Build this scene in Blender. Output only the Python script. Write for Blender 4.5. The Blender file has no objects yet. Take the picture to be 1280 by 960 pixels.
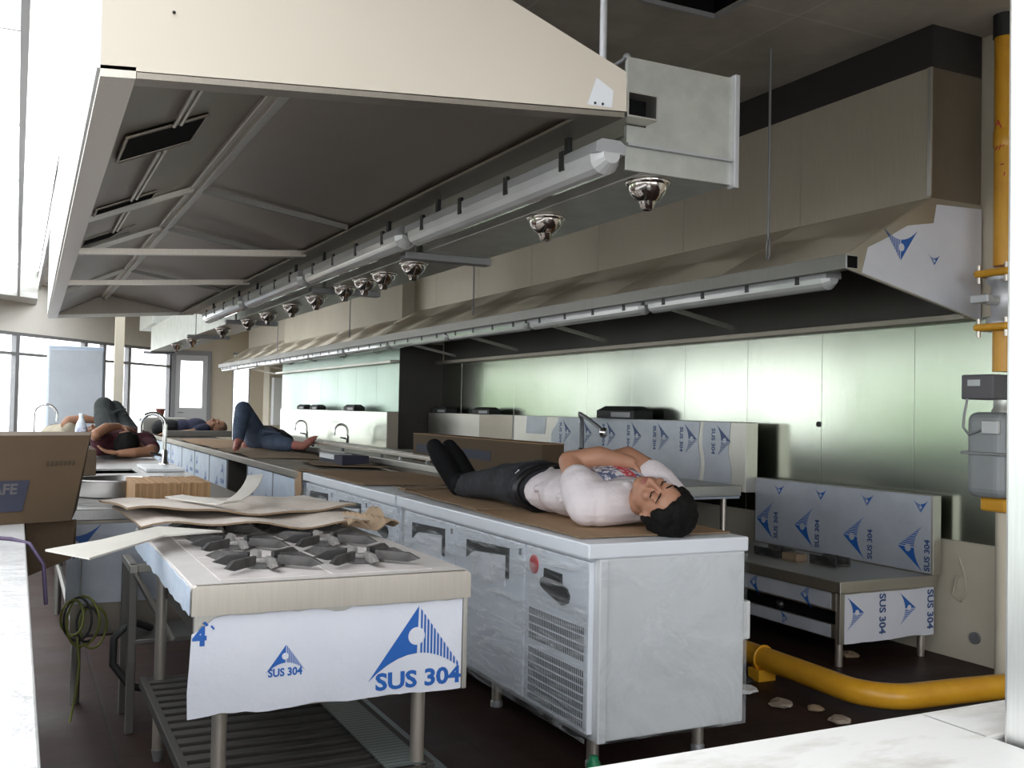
import bpy, bmesh, math, random
from mathutils import Vector, Matrix, Euler
random.seed(7)
SC = bpy.context.scene
COL = SC.collection
PI = math.pi

# ------------------------------------------------------------------ materials
def _mat(name):
    m = bpy.data.materials.new(name); m.use_nodes = True
    nt = m.node_tree; nt.nodes.clear()
    out = nt.nodes.new('ShaderNodeOutputMaterial')
    return m, nt, out

def N(nt, t, **k):
    n = nt.nodes.new(t)
    for a, v in k.items():
        if a in n.inputs: n.inputs[a].default_value = v
        else: setattr(n, a, v)
    return n

def coords(nt, scale=(1, 1, 1), rot=(0, 0, 0)):
    tc = N(nt, 'ShaderNodeTexCoord'); mp = N(nt, 'ShaderNodeMapping')
    mp.inputs['Scale'].default_value = scale; mp.inputs['Rotation'].default_value = rot
    nt.links.new(tc.outputs['Object'], mp.inputs['Vector'])
    return mp.outputs['Vector']

def ramp(nt, fac, stops):
    r = N(nt, 'ShaderNodeValToRGB')
    e = r.color_ramp.elements
    while len(e) < len(stops): e.new(0.5)
    for i, (p, c) in enumerate(stops):
        e[i].position = p; e[i].color = (c[0], c[1], c[2], 1) if isinstance(c, tuple) else (c, c, c, 1)
    nt.links.new(fac, r.inputs['Fac'])
    return r.outputs['Color']

def pbr(name, col, rough=.5, metal=0., col2=None, nscale=6., ndet=4., stretch=(1, 1, 1), bump=0., bscale=40., bdist=.01,
        rough2=None, spec=.5, ramp_pos=(.35, .65), coat=0., sub=0.):
    m, nt, out = _mat(name)
    b = N(nt, 'ShaderNodeBsdfPrincipled')
    nt.links.new(b.outputs[0], out.inputs['Surface'])
    b.inputs['Base Color'].default_value = (*col, 1)
    b.inputs['Roughness'].default_value = rough
    b.inputs['Metallic'].default_value = metal
    b.inputs['Specular IOR Level'].default_value = spec
    b.inputs['Coat Weight'].default_value = coat
    if sub:
        b.inputs['Subsurface Weight'].default_value = sub
        b.inputs['Subsurface Radius'].default_value = (.02, .008, .004)
    if col2 is not None or rough2 is not None:
        v = coords(nt, stretch)
        nz = N(nt, 'ShaderNodeTexNoise', Scale=nscale, Detail=ndet, Roughness=.6)
        nt.links.new(v, nz.inputs['Vector'])
        if col2 is not None:
            nt.links.new(ramp(nt, nz.outputs['Fac'], [(ramp_pos[0], col), (ramp_pos[1], col2)]), b.inputs['Base Color'])
        if rough2 is not None:
            nt.links.new(ramp(nt, nz.outputs['Fac'], [(.3, rough), (.7, rough2)]), b.inputs['Roughness'])
    if bump:
        v = coords(nt, stretch)
        nz = N(nt, 'ShaderNodeTexNoise', Scale=bscale, Detail=5., Roughness=.6)
        nt.links.new(v, nz.inputs['Vector'])
        bp = N(nt, 'ShaderNodeBump', Strength=bump, Distance=bdist)
        nt.links.new(nz.outputs['Fac'], bp.inputs['Height'])
        nt.links.new(bp.outputs['Normal'], b.inputs['Normal'])
    return m

def steel(name, col, rough, warp=.25, wscale=1.5, grain=(30, 30, 1.2), rough2=None, aniso=0., metal=1.):
    m, nt, out = _mat(name)
    b = N(nt, 'ShaderNodeBsdfPrincipled')
    nt.links.new(b.outputs[0], out.inputs['Surface'])
    b.inputs['Metallic'].default_value = metal
    if aniso:
        b.inputs['Anisotropic'].default_value = aniso; b.inputs['Anisotropic Rotation'].default_value = .25
        tg = N(nt, 'ShaderNodeTangent', direction_type='RADIAL', axis='Z'); nt.links.new(tg.outputs[0], b.inputs['Tangent'])
    v = coords(nt, grain)
    g = N(nt, 'ShaderNodeTexNoise', Scale=6., Detail=6., Roughness=.7); nt.links.new(v, g.inputs['Vector'])
    dark = tuple(c * .88 for c in col)
    nt.links.new(ramp(nt, g.outputs['Fac'], [(.3, dark), (.7, col)]), b.inputs['Base Color'])
    v2 = coords(nt, (1, 1, 1))
    w = N(nt, 'ShaderNodeTexNoise', Scale=wscale, Detail=2., Roughness=.5); nt.links.new(v2, w.inputs['Vector'])
    nt.links.new(ramp(nt, w.outputs['Fac'], [(.15, rough), (.85, rough2 or rough * 1.45)]), b.inputs['Roughness'])
    bp = N(nt, 'ShaderNodeBump', Strength=warp, Distance=.05); nt.links.new(w.outputs['Fac'], bp.inputs['Height'])
    bp2 = N(nt, 'ShaderNodeBump', Strength=.04, Distance=.002); nt.links.new(g.outputs['Fac'], bp2.inputs['Height'])
    nt.links.new(bp.outputs['Normal'], bp2.inputs['Normal'])
    nt.links.new(bp2.outputs['Normal'], b.inputs['Normal'])
    return m

def tile_mat(name, c1, c2, grout, size, rough, gw=.006, rough2=None):
    m, nt, out = _mat(name)
    b = N(nt, 'ShaderNodeBsdfPrincipled'); nt.links.new(b.outputs[0], out.inputs['Surface'])
    v = coords(nt, (1, 1, 1))
    br = N(nt, 'ShaderNodeTexBrick', offset=0., squash=1.)
    br.inputs['Color1'].default_value = (*c1, 1); br.inputs['Color2'].default_value = (*c2, 1); br.inputs['Mortar'].default_value = (*grout, 1)
    br.inputs['Scale'].default_value = 1.; br.inputs['Mortar Size'].default_value = gw
    br.inputs['Brick Width'].default_value = size; br.inputs['Row Height'].default_value = size
    nt.links.new(v, br.inputs['Vector'])
    nz = N(nt, 'ShaderNodeTexNoise', Scale=2.2, Detail=6., Roughness=.65); nt.links.new(v, nz.inputs['Vector'])
    mx = N(nt, 'ShaderNodeMix', data_type='RGBA', blend_type='MULTIPLY'); mx.inputs[0].default_value = .7
    nt.links.new(br.outputs['Color'], mx.inputs[6])
    nt.links.new(ramp(nt, nz.outputs['Fac'], [(.3, .55), (.7, 1.)]), mx.inputs[7])
    nt.links.new(mx.outputs[2], b.inputs['Base Color'])
    nt.links.new(ramp(nt, nz.outputs['Fac'], [(.3, rough), (.7, rough2 or rough)]), b.inputs['Roughness'])
    b.inputs['Specular IOR Level'].default_value = .25
    bp = N(nt, 'ShaderNodeBump', Strength=.3, Distance=.004); bp.invert = True
    nt.links.new(br.outputs['Fac'], bp.inputs['Height']); nt.links.new(bp.outputs['Normal'], b.inputs['Normal'])
    return m

def wrap_mat(name, base, scale, stretch, hi):
    """clear plastic with glossy wrinkles"""
    m, nt, out = _mat(name)
    tr = N(nt, 'ShaderNodeBsdfTransparent')
    tr.inputs['Color'].default_value = (.97, .975, .98, 1)
    b = N(nt, 'ShaderNodeBsdfPrincipled'); b.inputs['Base Color'].default_value = (.86, .88, .9, 1); b.inputs['Roughness'].default_value = .16
    v = coords(nt, stretch)
    nz = N(nt, 'ShaderNodeTexNoise', Scale=scale, Detail=5., Roughness=.62, Distortion=1.4); nt.links.new(v, nz.inputs['Vector'])
    bp = N(nt, 'ShaderNodeBump', Strength=.6, Distance=.03); nt.links.new(nz.outputs['Fac'], bp.inputs['Height'])
    nt.links.new(bp.outputs['Normal'], b.inputs['Normal'])
    f = ramp(nt, nz.outputs['Fac'], [(.47, base), (.68, hi)])
    mx = N(nt, 'ShaderNodeMixShader'); nt.links.new(f, mx.inputs[0])
    nt.links.new(tr.outputs[0], mx.inputs[1]); nt.links.new(b.outputs[0], mx.inputs[2])
    nt.links.new(mx.outputs[0], out.inputs['Surface'])
    return m

def glass_mat(name, tint=(1, 1, 1), gloss=.08):
    m, nt, out = _mat(name)
    tr = N(nt, 'ShaderNodeBsdfTransparent'); tr.inputs['Color'].default_value = (*tint, 1)
    gl = N(nt, 'ShaderNodeBsdfGlossy'); gl.inputs['Roughness'].default_value = .03
    mx = N(nt, 'ShaderNodeMixShader'); mx.inputs[0].default_value = gloss
    nt.links.new(tr.outputs[0], mx.inputs[1]); nt.links.new(gl.outputs[0], mx.inputs[2]); nt.links.new(mx.outputs[0], out.inputs['Surface'])
    return m

def slot_mat(name, freq, axis='Y', c1=(.62, .65, .68), c2=(.03, .03, .035)):
    m, nt, out = _mat(name)
    b = N(nt, 'ShaderNodeBsdfPrincipled'); b.inputs['Roughness'].default_value = .4
    nt.links.new(b.outputs[0], out.inputs['Surface'])
    v = coords(nt)
    w = N(nt, 'ShaderNodeTexWave', wave_type='BANDS', bands_direction=axis, Scale=freq); nt.links.new(v, w.inputs['Vector'])
    nt.links.new(ramp(nt, w.outputs['Fac'], [(.45, c2), (.6, c1)]), b.inputs['Base Color'])
    return m

M = {}
M['steel'] = steel('brushed_steel', (.72, .655, .58), .28, .12, 1.2, metal=.85)  # warm tint imitates beige reflections on the range apron
M['steel_soft'] = steel('soft_steel', (.62, .6, .55), .36, .10, 1.6)
M['steel_wall'] = steel('wall_steel', (.55, .59, .50), .17, .15, .9, (40, 40, .8), aniso=.3)
M['steel_hood'] = steel('hood_steel', (.70, .63, .515), .45, .12, 1.1, (25, 25, 1.), aniso=.85, metal=.6)
M['steel_shade'] = steel('underside_shade_steel', (.085, .078, .07), .50, .12, 1.3, (25, 25, 1.), metal=.3)  # same steel, darkened in colour for the shade on undersides and recesses
M['steel_lip'] = steel('hood_lip_steel', (.27, .26, .245), .35, .12, 1.3)
M['steel_inner'] = steel('hood_inner_shade_steel', (.37, .33, .285), .36, .12, 1.3, (25, 25, 1.))  # same steel with the shade inside the hood put into its colour
M['steel_shiny'] = pbr('polished_steel', (.72, .72, .72), .12, 1.)
M['copperish'] = pbr('polished_nozzle_steel', (.62, .57, .53), .10, 1.)
M['steel_jamb'] = steel('jamb_steel', (.82, .82, .81), .30, .05, 1.2)
M['brown_dark'] = pbr('gap_shade_brown', (.030, .026, .024), .7)  # dark brown stands in for the shaded gap above the wall hood
M['steel_far'] = steel('far_steel_green_reflection', (.42, .53, .46), .30, .17, .9, (40, 40, .8), aniso=.7)  # green tint imitates the outdoors reflected in the panels
M['steel_bench'] = steel('bench_steel', (.44, .43, .42), .24, .12, 1.4)
M['galv'] = pbr('galvanised_sheet', (.56, .57, .53), .42, .75, (.66, .67, .62), 9., 3.)
M['film'] = pbr('protective_film', (.78, .79, .86), .38, .0, (.72, .74, .82), 3., 4., (1, 1, 1), .25, 7., .02)
M['film_grey'] = pbr('dull_protective_film', (.60, .635, .70), .34, .15, (.52, .555, .62), 4., 4., (1, 1, 1), .3, 8., .02)
M['film_blue'] = pbr('pale_blue_film', (.66, .74, .86), .35, .0, (.56, .66, .80), 6., 5., (1, 1, 1), .35, 16., .02)
M['ink'] = pbr('blue_print', (.02, .125, .47), .4)
M['ink_dark'] = pbr('dark_blue_print', (.05, .10, .26), .4)
M['cream_film'] = pbr('cream_film', (.73, .655, .555), .5, 0., (.70, .63, .53), 1.5, 3., (1, 1, 1), .1, 5., .02)
M['white_film'] = pbr('white_film', (.86, .87, .86), .42, 0., (.80, .82, .80), 3., 4.)
M['paper'] = pbr('white_paper', (.85, .86, .90), .7)
M['cream_wall'] = pbr('cream_paint', (.74, .67, .54), .7, 0., (.70, .63, .50), 2., 5., bump=.1, bscale=60.)
M['cream_bright'] = pbr('brightened_cream_paint', (.90, .86, .78), .7, 0., (.87, .83, .75), 2., 5.)  # cream paint lightened to imitate strong light on the far wall
M['cream_end'] = pbr('brightened_end_wall_paint', (.84, .75, .61), .7, 0., (.80, .71, .58), 2., 5.)  # cream lightened in colour, as if brightly lit
M['white_wall'] = pbr('white_paint', (.88, .87, .84), .6, 0., (.84, .83, .80), 2., 4.)
M['ceiling'] = tile_mat('ceiling_tiles', (.72, .67, .60), (.70, .65, .58), (.84, .80, .73), 1.2, .55, .006)
M['soffit'] = pbr('white_ceiling_board', (.87, .87, .83), .5)
M['floor'] = tile_mat('floor_tiles', (.045, .022, .017), (.037, .019, .015), (.026, .017, .015), .3, .48, .006, .7)
M['frame'] = pbr('grey_aluminium', (.30, .30, .31), .45, .4)
M['frame_light'] = pbr('light_aluminium', (.55, .55, .57), .4, .5)
M['glass'] = glass_mat('window_glass')
M['yellow'] = pbr('yellow_pipe_paint', (.78, .40, .028), .32, 0., (.70, .33, .022), 7., 5.)
M['card'] = pbr('cardboard', (.42, .27, .155), .8, 0., (.36, .225, .125), 2.5, 6., (1, 1, 1), .15, 30., .01)
M['card_old'] = pbr('worn_cardboard', (.36, .26, .17), .85, 0., (.27, .19, .12), 4., 6., (1, 1, 1), .3, 18., .02)
M['card_dust'] = pbr('dusty_board', (.62, .555, .50), .85, 0., (.53, .46, .40), 5., 6., (1, 1, 1), .25, 20., .02)
M['card_edge'] = pbr('torn_board_edge', (.23, .16, .10), .9)
M['card_dark'] = pbr('shaded_box_board', (.10, .064, .035), .8, 0., (.088, .056, .03), 2., 5.)  # cardboard darkened in colour for the shade falling on the box
M['corr'] = slot_mat('corrugated_edges', 34., 'X', (.55, .34, .17), (.36, .20, .09))
M['iron'] = pbr('cast_iron', (.040, .038, .038), .55, .2, (.16, .15, .145), 9., 5., ramp_pos=(.45, .75))
M['iron_dust'] = pbr('dusty_iron', (.35, .33, .31), .75, 0., (.10, .095, .09), 8., 5., ramp_pos=(.4, .65))
M['black'] = pbr('black_plastic', (.012, .012, .013), .35)
M['rubber'] = pbr('black_rubber', (.02, .02, .02), .6)
M['void'] = pbr('painted_dark_inside', (.010, .010, .010), .9, spec=.05)  # near-black colour stands in for the shade inside holes and boxes
M['fridge'] = pbr('fridge_steel', (.84, .87, .93), .34, .05, (.80, .83, .89), 3., 4., (1, 1, 1), .05, 6.)
M['fridge_grey'] = pbr('fridge_side', (.74, .75, .76), .36, .05, (.80, .81, .82), 2.2, 5.)
M['wrap'] = wrap_mat('stretch_wrap', .03, 2.4, (1, 1.2, 9), .30)
M['wrap_side'] = wrap_mat('crumpled_wrap', .02, 2.2, (1, 1.6, 1.2), .27)
M['red'] = pbr('red_badge', (.55, .04, .04), .4)
M['white_plastic'] = pbr('white_plastic', (.80, .81, .82), .35)
M['lens'] = pbr('frosted_lamp_cover', (.62, .62, .62), .16, 0., (.5, .5, .5), 2., 2., spec=.8, coat=.6)
M['lamp_body'] = pbr('lamp_housing', (.42, .42, .43), .35, .3)
M['meter'] = pbr('meter_grey', (.34, .36, .37), .45, .1, (.31, .33, .34), 3.)
M['meter_dark'] = pbr('meter_box', (.13, .12, .135), .45)
M['slots'] = slot_mat('vent_slots', 24., 'Y')
M['stone'] = pbr('dusty_stone_sill', (.90, .885, .865), .5, 0., (.50, .44, .38), 3.6, 8., (1., 2.6, 1), .08, 30., ramp_pos=(.50, .74))
M['tablefilm'] = pbr('table_film', (.62, .61, .605), .3, 0., (.52, .515, .515), 2.5, 5., (1, 1, 1), .4, 5., .03)
M['skin'] = pbr('skin', (.46, .235, .15), .5, 0., (.41, .20, .125), 9., 4., sub=.08)
M['skin_dark'] = pbr('tanned_skin', (.40, .20, .115), .5, 0., (.35, .17, .10), 9., 4.)
M['skin_pink'] = pbr('flushed_skin', (.62, .22, .19), .5, 0., (.50, .20, .15), 8., 4.)
M['lip'] = pbr('lip_skin', (.40, .14, .12), .5)
M['hair'] = pbr('black_hair', (.005, .0045, .0045), .75, 0., (.011, .010, .0095), 60., 3., (1, 1, .2), .4, 90., .004, spec=.15)
M['stubble'] = pbr('shaved_scalp', (.23, .135, .09), .6)
M['tee'] = pbr('white_cotton', (.78, .71, .73), .85, 0., (.72, .65, .67), 5., 4., (1, 1, 1), .5, 22., .012)
M['jeans_black'] = pbr('black_denim', (.015, .015, .019), .85, 0., (.036, .036, .046), 12., 6., (1, 1, 1), .6, 26., .015)
M['shoe'] = pbr('black_shoe', (.008, .008, .009), .75, spec=.15)
M['print'] = pbr('shirt_print_blue', (.10, .12, .22), .8, 0., (.72, .68, .70), 55., 3., ramp_pos=(.48, .56))
M['print_red'] = pbr('shirt_print_red', (.55, .05, .07), .8, 0., (.75, .5, .5), 60., 3., ramp_pos=(.5, .6))
M['maroon'] = pbr('maroon_cotton', (.075, .012, .02), .85, 0., (.045, .012, .02), 7., 4., bump=.4, bscale=18.)
M['grey_trouser'] = pbr('grey_green_cotton', (.032, .038, .040), .85, 0., (.055, .062, .062), 9., 5., bump=.5, bscale=16., bdist=.02)
M['navy'] = pbr('navy_cotton', (.022, .024, .055), .85, bump=.4, bscale=18.)
M['blackcloth'] = pbr('black_cotton', (.012, .012, .014), .85, bump=.4, bscale=18.)
M['denim'] = pbr('blue_denim', (.075, .105, .17), .85, 0., (.12, .16, .24), 10., 5., bump=.5, bscale=20., bdist=.015)
M['khaki'] = pbr('khaki_cotton', (.42, .37, .28), .85, bump=.4, bscale=18.)
M['water'] = pbr('bottle_plastic', (.60, .66, .74), .15, 0., (.80, .84, .88), 20., 3.)
M['green'] = pbr('green_plastic', (.01, .22, .09), .4)
M['cable_y'] = pbr('yellow_green_cable', (.20, .21, .045), .6)
M['top_dust'] = pbr('dusty_steel_top', (.70, .655, .63), .5, .15, (.60, .565, .545), 6., 5.)
M['cable_p'] = pbr('purple_cable', (.07, .045, .10), .5)
M['blue_bin'] = pbr('blue_plastic', (.012, .14, .42), .4)
M['cup'] = pbr('red_brown_cup', (.28, .075, .055), .5)
M['rubble'] = pbr('rubble', (.22, .16, .12), .9, 0., (.42, .36, .30), 12., 5.)
M['leaf'] = pbr('leaves', (.16, .34, .12), .7, 0., (.28, .46, .20), 3., 5.)
M['ground'] = pbr('pale_paving', (.6, .59, .56), .8)
M['banner'] = pbr('red_banner_cloth', (.65, .08, .07), .7)
M['box_print'] = pbr('navy_box_print', (.034, .037, .062), .7)
M['box_text'] = pbr('faded_box_print', (.055, .036, .02), .8)
M['galv_dark2'] = slot_mat('drain_slots', 14., 'Y', (.20, .24, .22), (.10, .12, .115))
M['tray'] = pbr('dusty_tray', (.62, .57, .55), .5, .1, (.74, .69, .67), 8., 5.)
M['paper_dust'] = pbr('dusty_white_board', (.66, .63, .57), .7, 0., (.58, .54, .49), 4., 5.)
M['card_bright'] = pbr('fresh_cardboard', (.42, .25, .125), .75, 0., (.36, .215, .105), 5., 4.)
M['card_bright2'] = pbr('fresh_cardboard_inner', (.36, .21, .10), .75, 0., (.31, .18, .085), 5., 4.)
M['film_white2'] = pbr('white_cabinet_film', (.70, .74, .80), .4, 0., (.62, .66, .72), 3., 4.)
M['box_text_light'] = pbr('pale_box_print', (.11, .10, .105), .7)
M['label_blue'] = pbr('bottle_label', (.10, .12, .36), .5, 0., (.75, .77, .82), 30., 2.)
M['galv_dark'] = pbr('dark_grating', (.055, .050, .046), .6, .2)

# ------------------------------------------------------------------ mesh builder
class MB:
    def __init__(s):
        s.v = []; s.f = []; s.m = []; s.sm = []
    def add(s, vs, fs, mat=0, smooth=False):
        o = len(s.v)
        s.v += [Vector(p) for p in vs]
        for f in fs:
            s.f.append([i + o for i in f]); s.m.append(mat); s.sm.append(smooth)
        return s
    def box(s, x0, x1, y0, y1, z0, z1, bev=0., mat=0, seg=2, rot=None, piv=None):
        bm = bmesh.new()
        bmesh.ops.create_cube(bm, size=1.)
        c = Vector(((x0 + x1) / 2, (y0 + y1) / 2, (z0 + z1) / 2))
        for v in bm.verts:
            v.co = Vector((v.co.x * (x1 - x0), v.co.y * (y1 - y0), v.co.z * (z1 - z0)))
        if bev:
            bmesh.ops.bevel(bm, geom=list(bm.edges), offset=bev, segments=seg, profile=.5, affect='EDGES')
        R = Euler(rot).to_matrix() if rot else Matrix.Identity(3)
        p = Vector(piv) if piv is not None else c
        vs = [R @ (v.co + c - p) + p for v in bm.verts]
        bm.verts.index_update()
        fs = [[v.index for v in f.verts] for f in bm.faces]
        bm.free()
        return s.add(vs, fs, mat)
    def poly(s, pts, mat=0):
        return s.add(pts, [list(range(len(pts)))], mat)
    def prism(s, pts, vec, mat=0):
        n = len(pts); v = Vector(vec)
        a = [Vector(p) for p in pts]; b = [p + v for p in a]
        fs = [list(range(n))[::-1], [n + i for i in range(n)]]
        for i in range(n):
            j = (i + 1) % n
            fs.append([i, j, n + j, n + i])
        return s.add(a + b, fs, mat)
    def tube(s, path, r, seg=10, mat=0, caps=True, smooth=True, closed=False):
        P = [Vector(p) for p in path]; n = len(P)
        rs = r if isinstance(r, (list, tuple)) else [r] * n
        vs = []; prev = None
        for i in range(n):
            if closed: d = P[(i + 1) % n] - P[i - 1]
            else: d = P[min(i + 1, n - 1)] - P[max(i - 1, 0)]
            d.normalize()
            if prev is None:
                a = Vector((0, 0, 1)) if abs(d.z) < .9 else Vector((1, 0, 0))
                u = d.cross(a).normalized()
            else:
                u = (prev - d * prev.dot(d))
                u = u.normalized() if u.length > 1e-6 else d.orthogonal().normalized()
            prev = u; w = d.cross(u)
            for k in range(seg):
                t = 2 * PI * k / seg
                vs.append(P[i] + (u * math.cos(t) + w * math.sin(t)) * rs[i])
        fs = []
        for i in range(n if closed else n - 1):
            i2 = (i + 1) % n
            for k in range(seg):
                k2 = (k + 1) % seg
                fs.append([i * seg + k, i * seg + k2, i2 * seg + k2, i2 * seg + k])
        s.add(vs, fs, mat, smooth)
        if caps and not closed:
            s.add(vs[:seg], [list(range(seg))[::-1]], mat); s.add(vs[-seg:], [list(range(seg))], mat)
        return s
    def cyl(s, p0, p1, r0, r1=None, seg=20, mat=0, smooth=True):
        return s.tube([p0, p1], [r0, r0 if r1 is None else r1], seg, mat, True, smooth)
    def lathe(s, c, prof, seg=24, axis=(0, 0, 1), mat=0, smooth=True):
        A = Vector(axis).normalized(); u = A.orthogonal().normalized(); w = A.cross(u); c = Vector(c)
        vs = []
        for (r, h) in prof:
            for k in range(seg):
                t = 2 * PI * k / seg
                vs.append(c + A * h + (u * math.cos(t) + w * math.sin(t)) * max(r, 1e-4))
        fs = []
        for i in range(len(prof) - 1):
            for k in range(seg):
                k2 = (k + 1) % seg
                fs.append([i * seg + k, i * seg + k2, (i + 1) * seg + k2, (i + 1) * seg + k])
        s.add(vs, fs, mat, smooth)
        s.add(vs[:seg], [list(range(seg))[::-1]], mat); s.add(vs[-seg:], [list(range(seg))], mat)
        return s
    def ball(s, c, r, rot=None, seg=16, rings=10, mat=0):
        rx, ry, rz = r if isinstance(r, (list, tuple)) else (r, r, r)
        R = rot if isinstance(rot, Matrix) else (Euler(rot).to_matrix() if rot else Matrix.Identity(3))
        c = Vector(c); vs = [c + R @ Vector((0, 0, rz))]
        for i in range(1, rings):
            ph = PI * i / rings
            for k in range(seg):
                t = 2 * PI * k / seg
                vs.append(c + R @ Vector((rx * math.sin(ph) * math.cos(t), ry * math.sin(ph) * math.sin(t), rz * math.cos(ph))))
        vs.append(c + R @ Vector((0, 0, -rz)))
        fs = []
        for k in range(seg):
            fs.append([0, 1 + k, 1 + (k + 1) % seg])
        for i in range(rings - 2):
            for k in range(seg):
                k2 = (k + 1) % seg; a = 1 + i * seg
                fs.append([a + k, a + seg + k, a + seg + k2, a + k2])
        L = len(vs) - 1; a = 1 + (rings - 2) * seg
        for k in range(seg): fs.append([a + (k + 1) % seg, a + k, L])
        return s.add(vs, fs, mat, True)
    def limb(s, pts, rs, seg=14):
        """chain of tapered capsules"""
        for i, p in enumerate(pts):
            s.ball(p, rs[i], seg=seg, rings=8)
            if i:
                s.cyl(pts[i - 1], p, rs[i - 1], rs[i], seg)
        return s
    def sheet(s, outline, z, th, fz=None, mat=0, matside=None, n=14, smooth=False):
        """thin board: 2-D quad-ish outline (4 corners) subdivided, height z + fz(u,v)"""
        a, b, c, d = [Vector((p[0], p[1], 0)) for p in outline]
        fz = fz or (lambda u, v: 0.)
        top = []; bot = []
        for j in range(n + 1):
            for i in range(n + 1):
                u = i / n; v = j / n
                p = a.lerp(b, u).lerp(d.lerp(c, u), v)
                h = z + fz(u, v)
                top.append(Vector((p.x, p.y, h + th))); bot.append(Vector((p.x, p.y, h)))
        k = (n + 1) ** 2; W = n + 1
        fs = []; fb = []; side = []
        for j in range(n):
            for i in range(n):
                q = j * W + i
                fs.append([q, q + 1, q + W + 1, q + W]); fb.append([k + q, k + q + W, k + q + W + 1, k + q + 1])
        ring = [i for i in range(W)] + [j * W + n for j in range(1, W)] + [n * W + i for i in range(n - 1, -1, -1)] + [j * W for j in range(n - 1, 0, -1)]
        for i in range(len(ring)):
            p, q = ring[i], ring[(i + 1) % len(ring)]
            side.append([p, k + p, k + q, q])
        o = len(s.v)
        s.add(top + bot, fs + fb, mat, smooth)
        for f in side:
            s.f.append([i + o for i in f]); s.m.append(mat if matside is None else matside); s.sm.append(False)
        return s
    def mesh(s, name, base=(0, 0, 0)):
        b = Vector(base)
        me = bpy.data.meshes.new(name)
        me.from_pydata([tuple(p - b) for p in s.v], [], s.f)
        for i, p in enumerate(me.polygons):
            p.material_index = s.m[i]; p.use_smooth = s.sm[i]
        me.validate()
        bm = bmesh.new(); bm.from_mesh(me)
        bmesh.ops.recalc_face_normals(bm, faces=bm.faces)
        bm.to_mesh(me); bm.free()
        return me

def _mats(me, mats):
    for m in (mats if isinstance(mats, (list, tuple)) else [mats]):
        me.materials.append(M[m])

def tag(o, label=None, cat=None, group=None, kind=None):
    if label: o['label'] = label
    if cat: o['category'] = cat
    if group: o['group'] = group
    if kind: o['kind'] = kind
    return o

def thing(name, label, cat, loc, group=None, kind=None):
    o = bpy.data.objects.new(name, None); COL.objects.link(o)
    o.location = loc; o.empty_display_size = .1
    return tag(o, label, cat, group, kind)

def wloc(o):
    v = Vector((0, 0, 0))
    while o is not None:
        v += o.location; o = o.parent
    return v

def part(name, mb, mats, parent, label=None, kind=None):
    """mesh given in world coordinates, hung on its parent"""
    me = mb.mesh(name, wloc(parent)); _mats(me, mats)
    o = bpy.data.objects.new(name, me); COL.objects.link(o); o.parent = parent
    return tag(o, label, kind=kind)

def solo(name, mb, mats, label=None, cat=None, group=None, kind=None, base=None):
    """a thing that is one mesh, origin at its base centre"""
    if base is None:
        xs = [p.x for p in mb.v]; ys = [p.y for p in mb.v]; zs = [p.z for p in mb.v]
        base = ((min(xs) + max(xs)) / 2, (min(ys) + max(ys)) / 2, min(zs))
    me = mb.mesh(name, base); _mats(me, mats)
    o = bpy.data.objects.new(name, me); COL.objects.link(o); o.location = base
    return tag(o, label, cat, group, kind)

def struct(name, mb, mats, parent=None):
    o = solo(name, mb, mats, kind='structure') if parent is None else part(name, mb, mats, parent)
    return o

def dup(root, delta, label=None, group=None):
    r = root.copy(); COL.objects.link(r); r.location = root.location + Vector(delta)
    if label: r['label'] = label
    if group: r['group'] = group
    for ch in list(root.children):
        c = ch.copy(); COL.objects.link(c); c.parent = r
        for g in list(ch.children):
            d = g.copy(); COL.objects.link(d); d.parent = c
    return r

def melt(name, mb, voxel, mats, parent, smooth=4, label=None, base=None):
    """fuse overlapping shells into one continuous skin"""
    me = mb.mesh(name + '_raw')
    ob = bpy.data.objects.new(name + '_raw', me); COL.objects.link(ob)
    r = ob.modifiers.new('r', 'REMESH'); r.mode = 'VOXEL'; r.voxel_size = voxel
    s = ob.modifiers.new('s', 'SMOOTH'); s.iterations = smooth; s.factor = .5
    dg = bpy.context.evaluated_depsgraph_get(); dg.update()
    m2 = bpy.data.meshes.new_from_object(ob.evaluated_get(dg))
    bpy.data.objects.remove(ob); bpy.data.meshes.remove(me)
    b = wloc(parent) if parent is not None else Vector(base)
    for v in m2.vertices: v.co -= b
    for p in m2.polygons: p.use_smooth = True
    m2.name = name
    m2.materials.clear(); _mats(m2, mats)
    o = bpy.data.objects.new(name, m2); COL.objects.link(o)
    if parent is not None: o.parent = parent
    else: o.location = b
    return tag(o, label)

# ------------------------------------------------------------------ printed triangle mark and lettering
def _text2d(txt, bold=.02):
    cu = bpy.data.curves.new('t', 'FONT'); cu.body = txt; cu.size = 1.; cu.offset = bold; cu.resolution_u = 3
    cu.fill_mode = 'FRONT'
    ob = bpy.data.objects.new('t', cu); COL.objects.link(ob)
    dg = bpy.context.evaluated_depsgraph_get(); dg.update()
    me = bpy.data.meshes.new_from_object(ob.evaluated_get(dg))
    v = [(p.co.x, p.co.y) for p in me.vertices]; f = [list(p.vertices) for p in me.polygons]
    bpy.data.objects.remove(ob); bpy.data.curves.remove(cu); bpy.data.meshes.remove(me)
    return v, f
def pmark(parent, mats, *args, **kw):
    mb = MB(); mark(mb, *args, **kw); return part('printed_mark', mb, mats, parent)
def ptext(parent, mat, txt, *args):
    mb = MB(); write(mb, txt, *args); return part('lettering', mb, mat, parent)
TXT = {t: _text2d(t, b) for t, b in (('SUS 304', .034), ('4', .05), ('S 304', .03), ('AFE', .03))}

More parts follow.
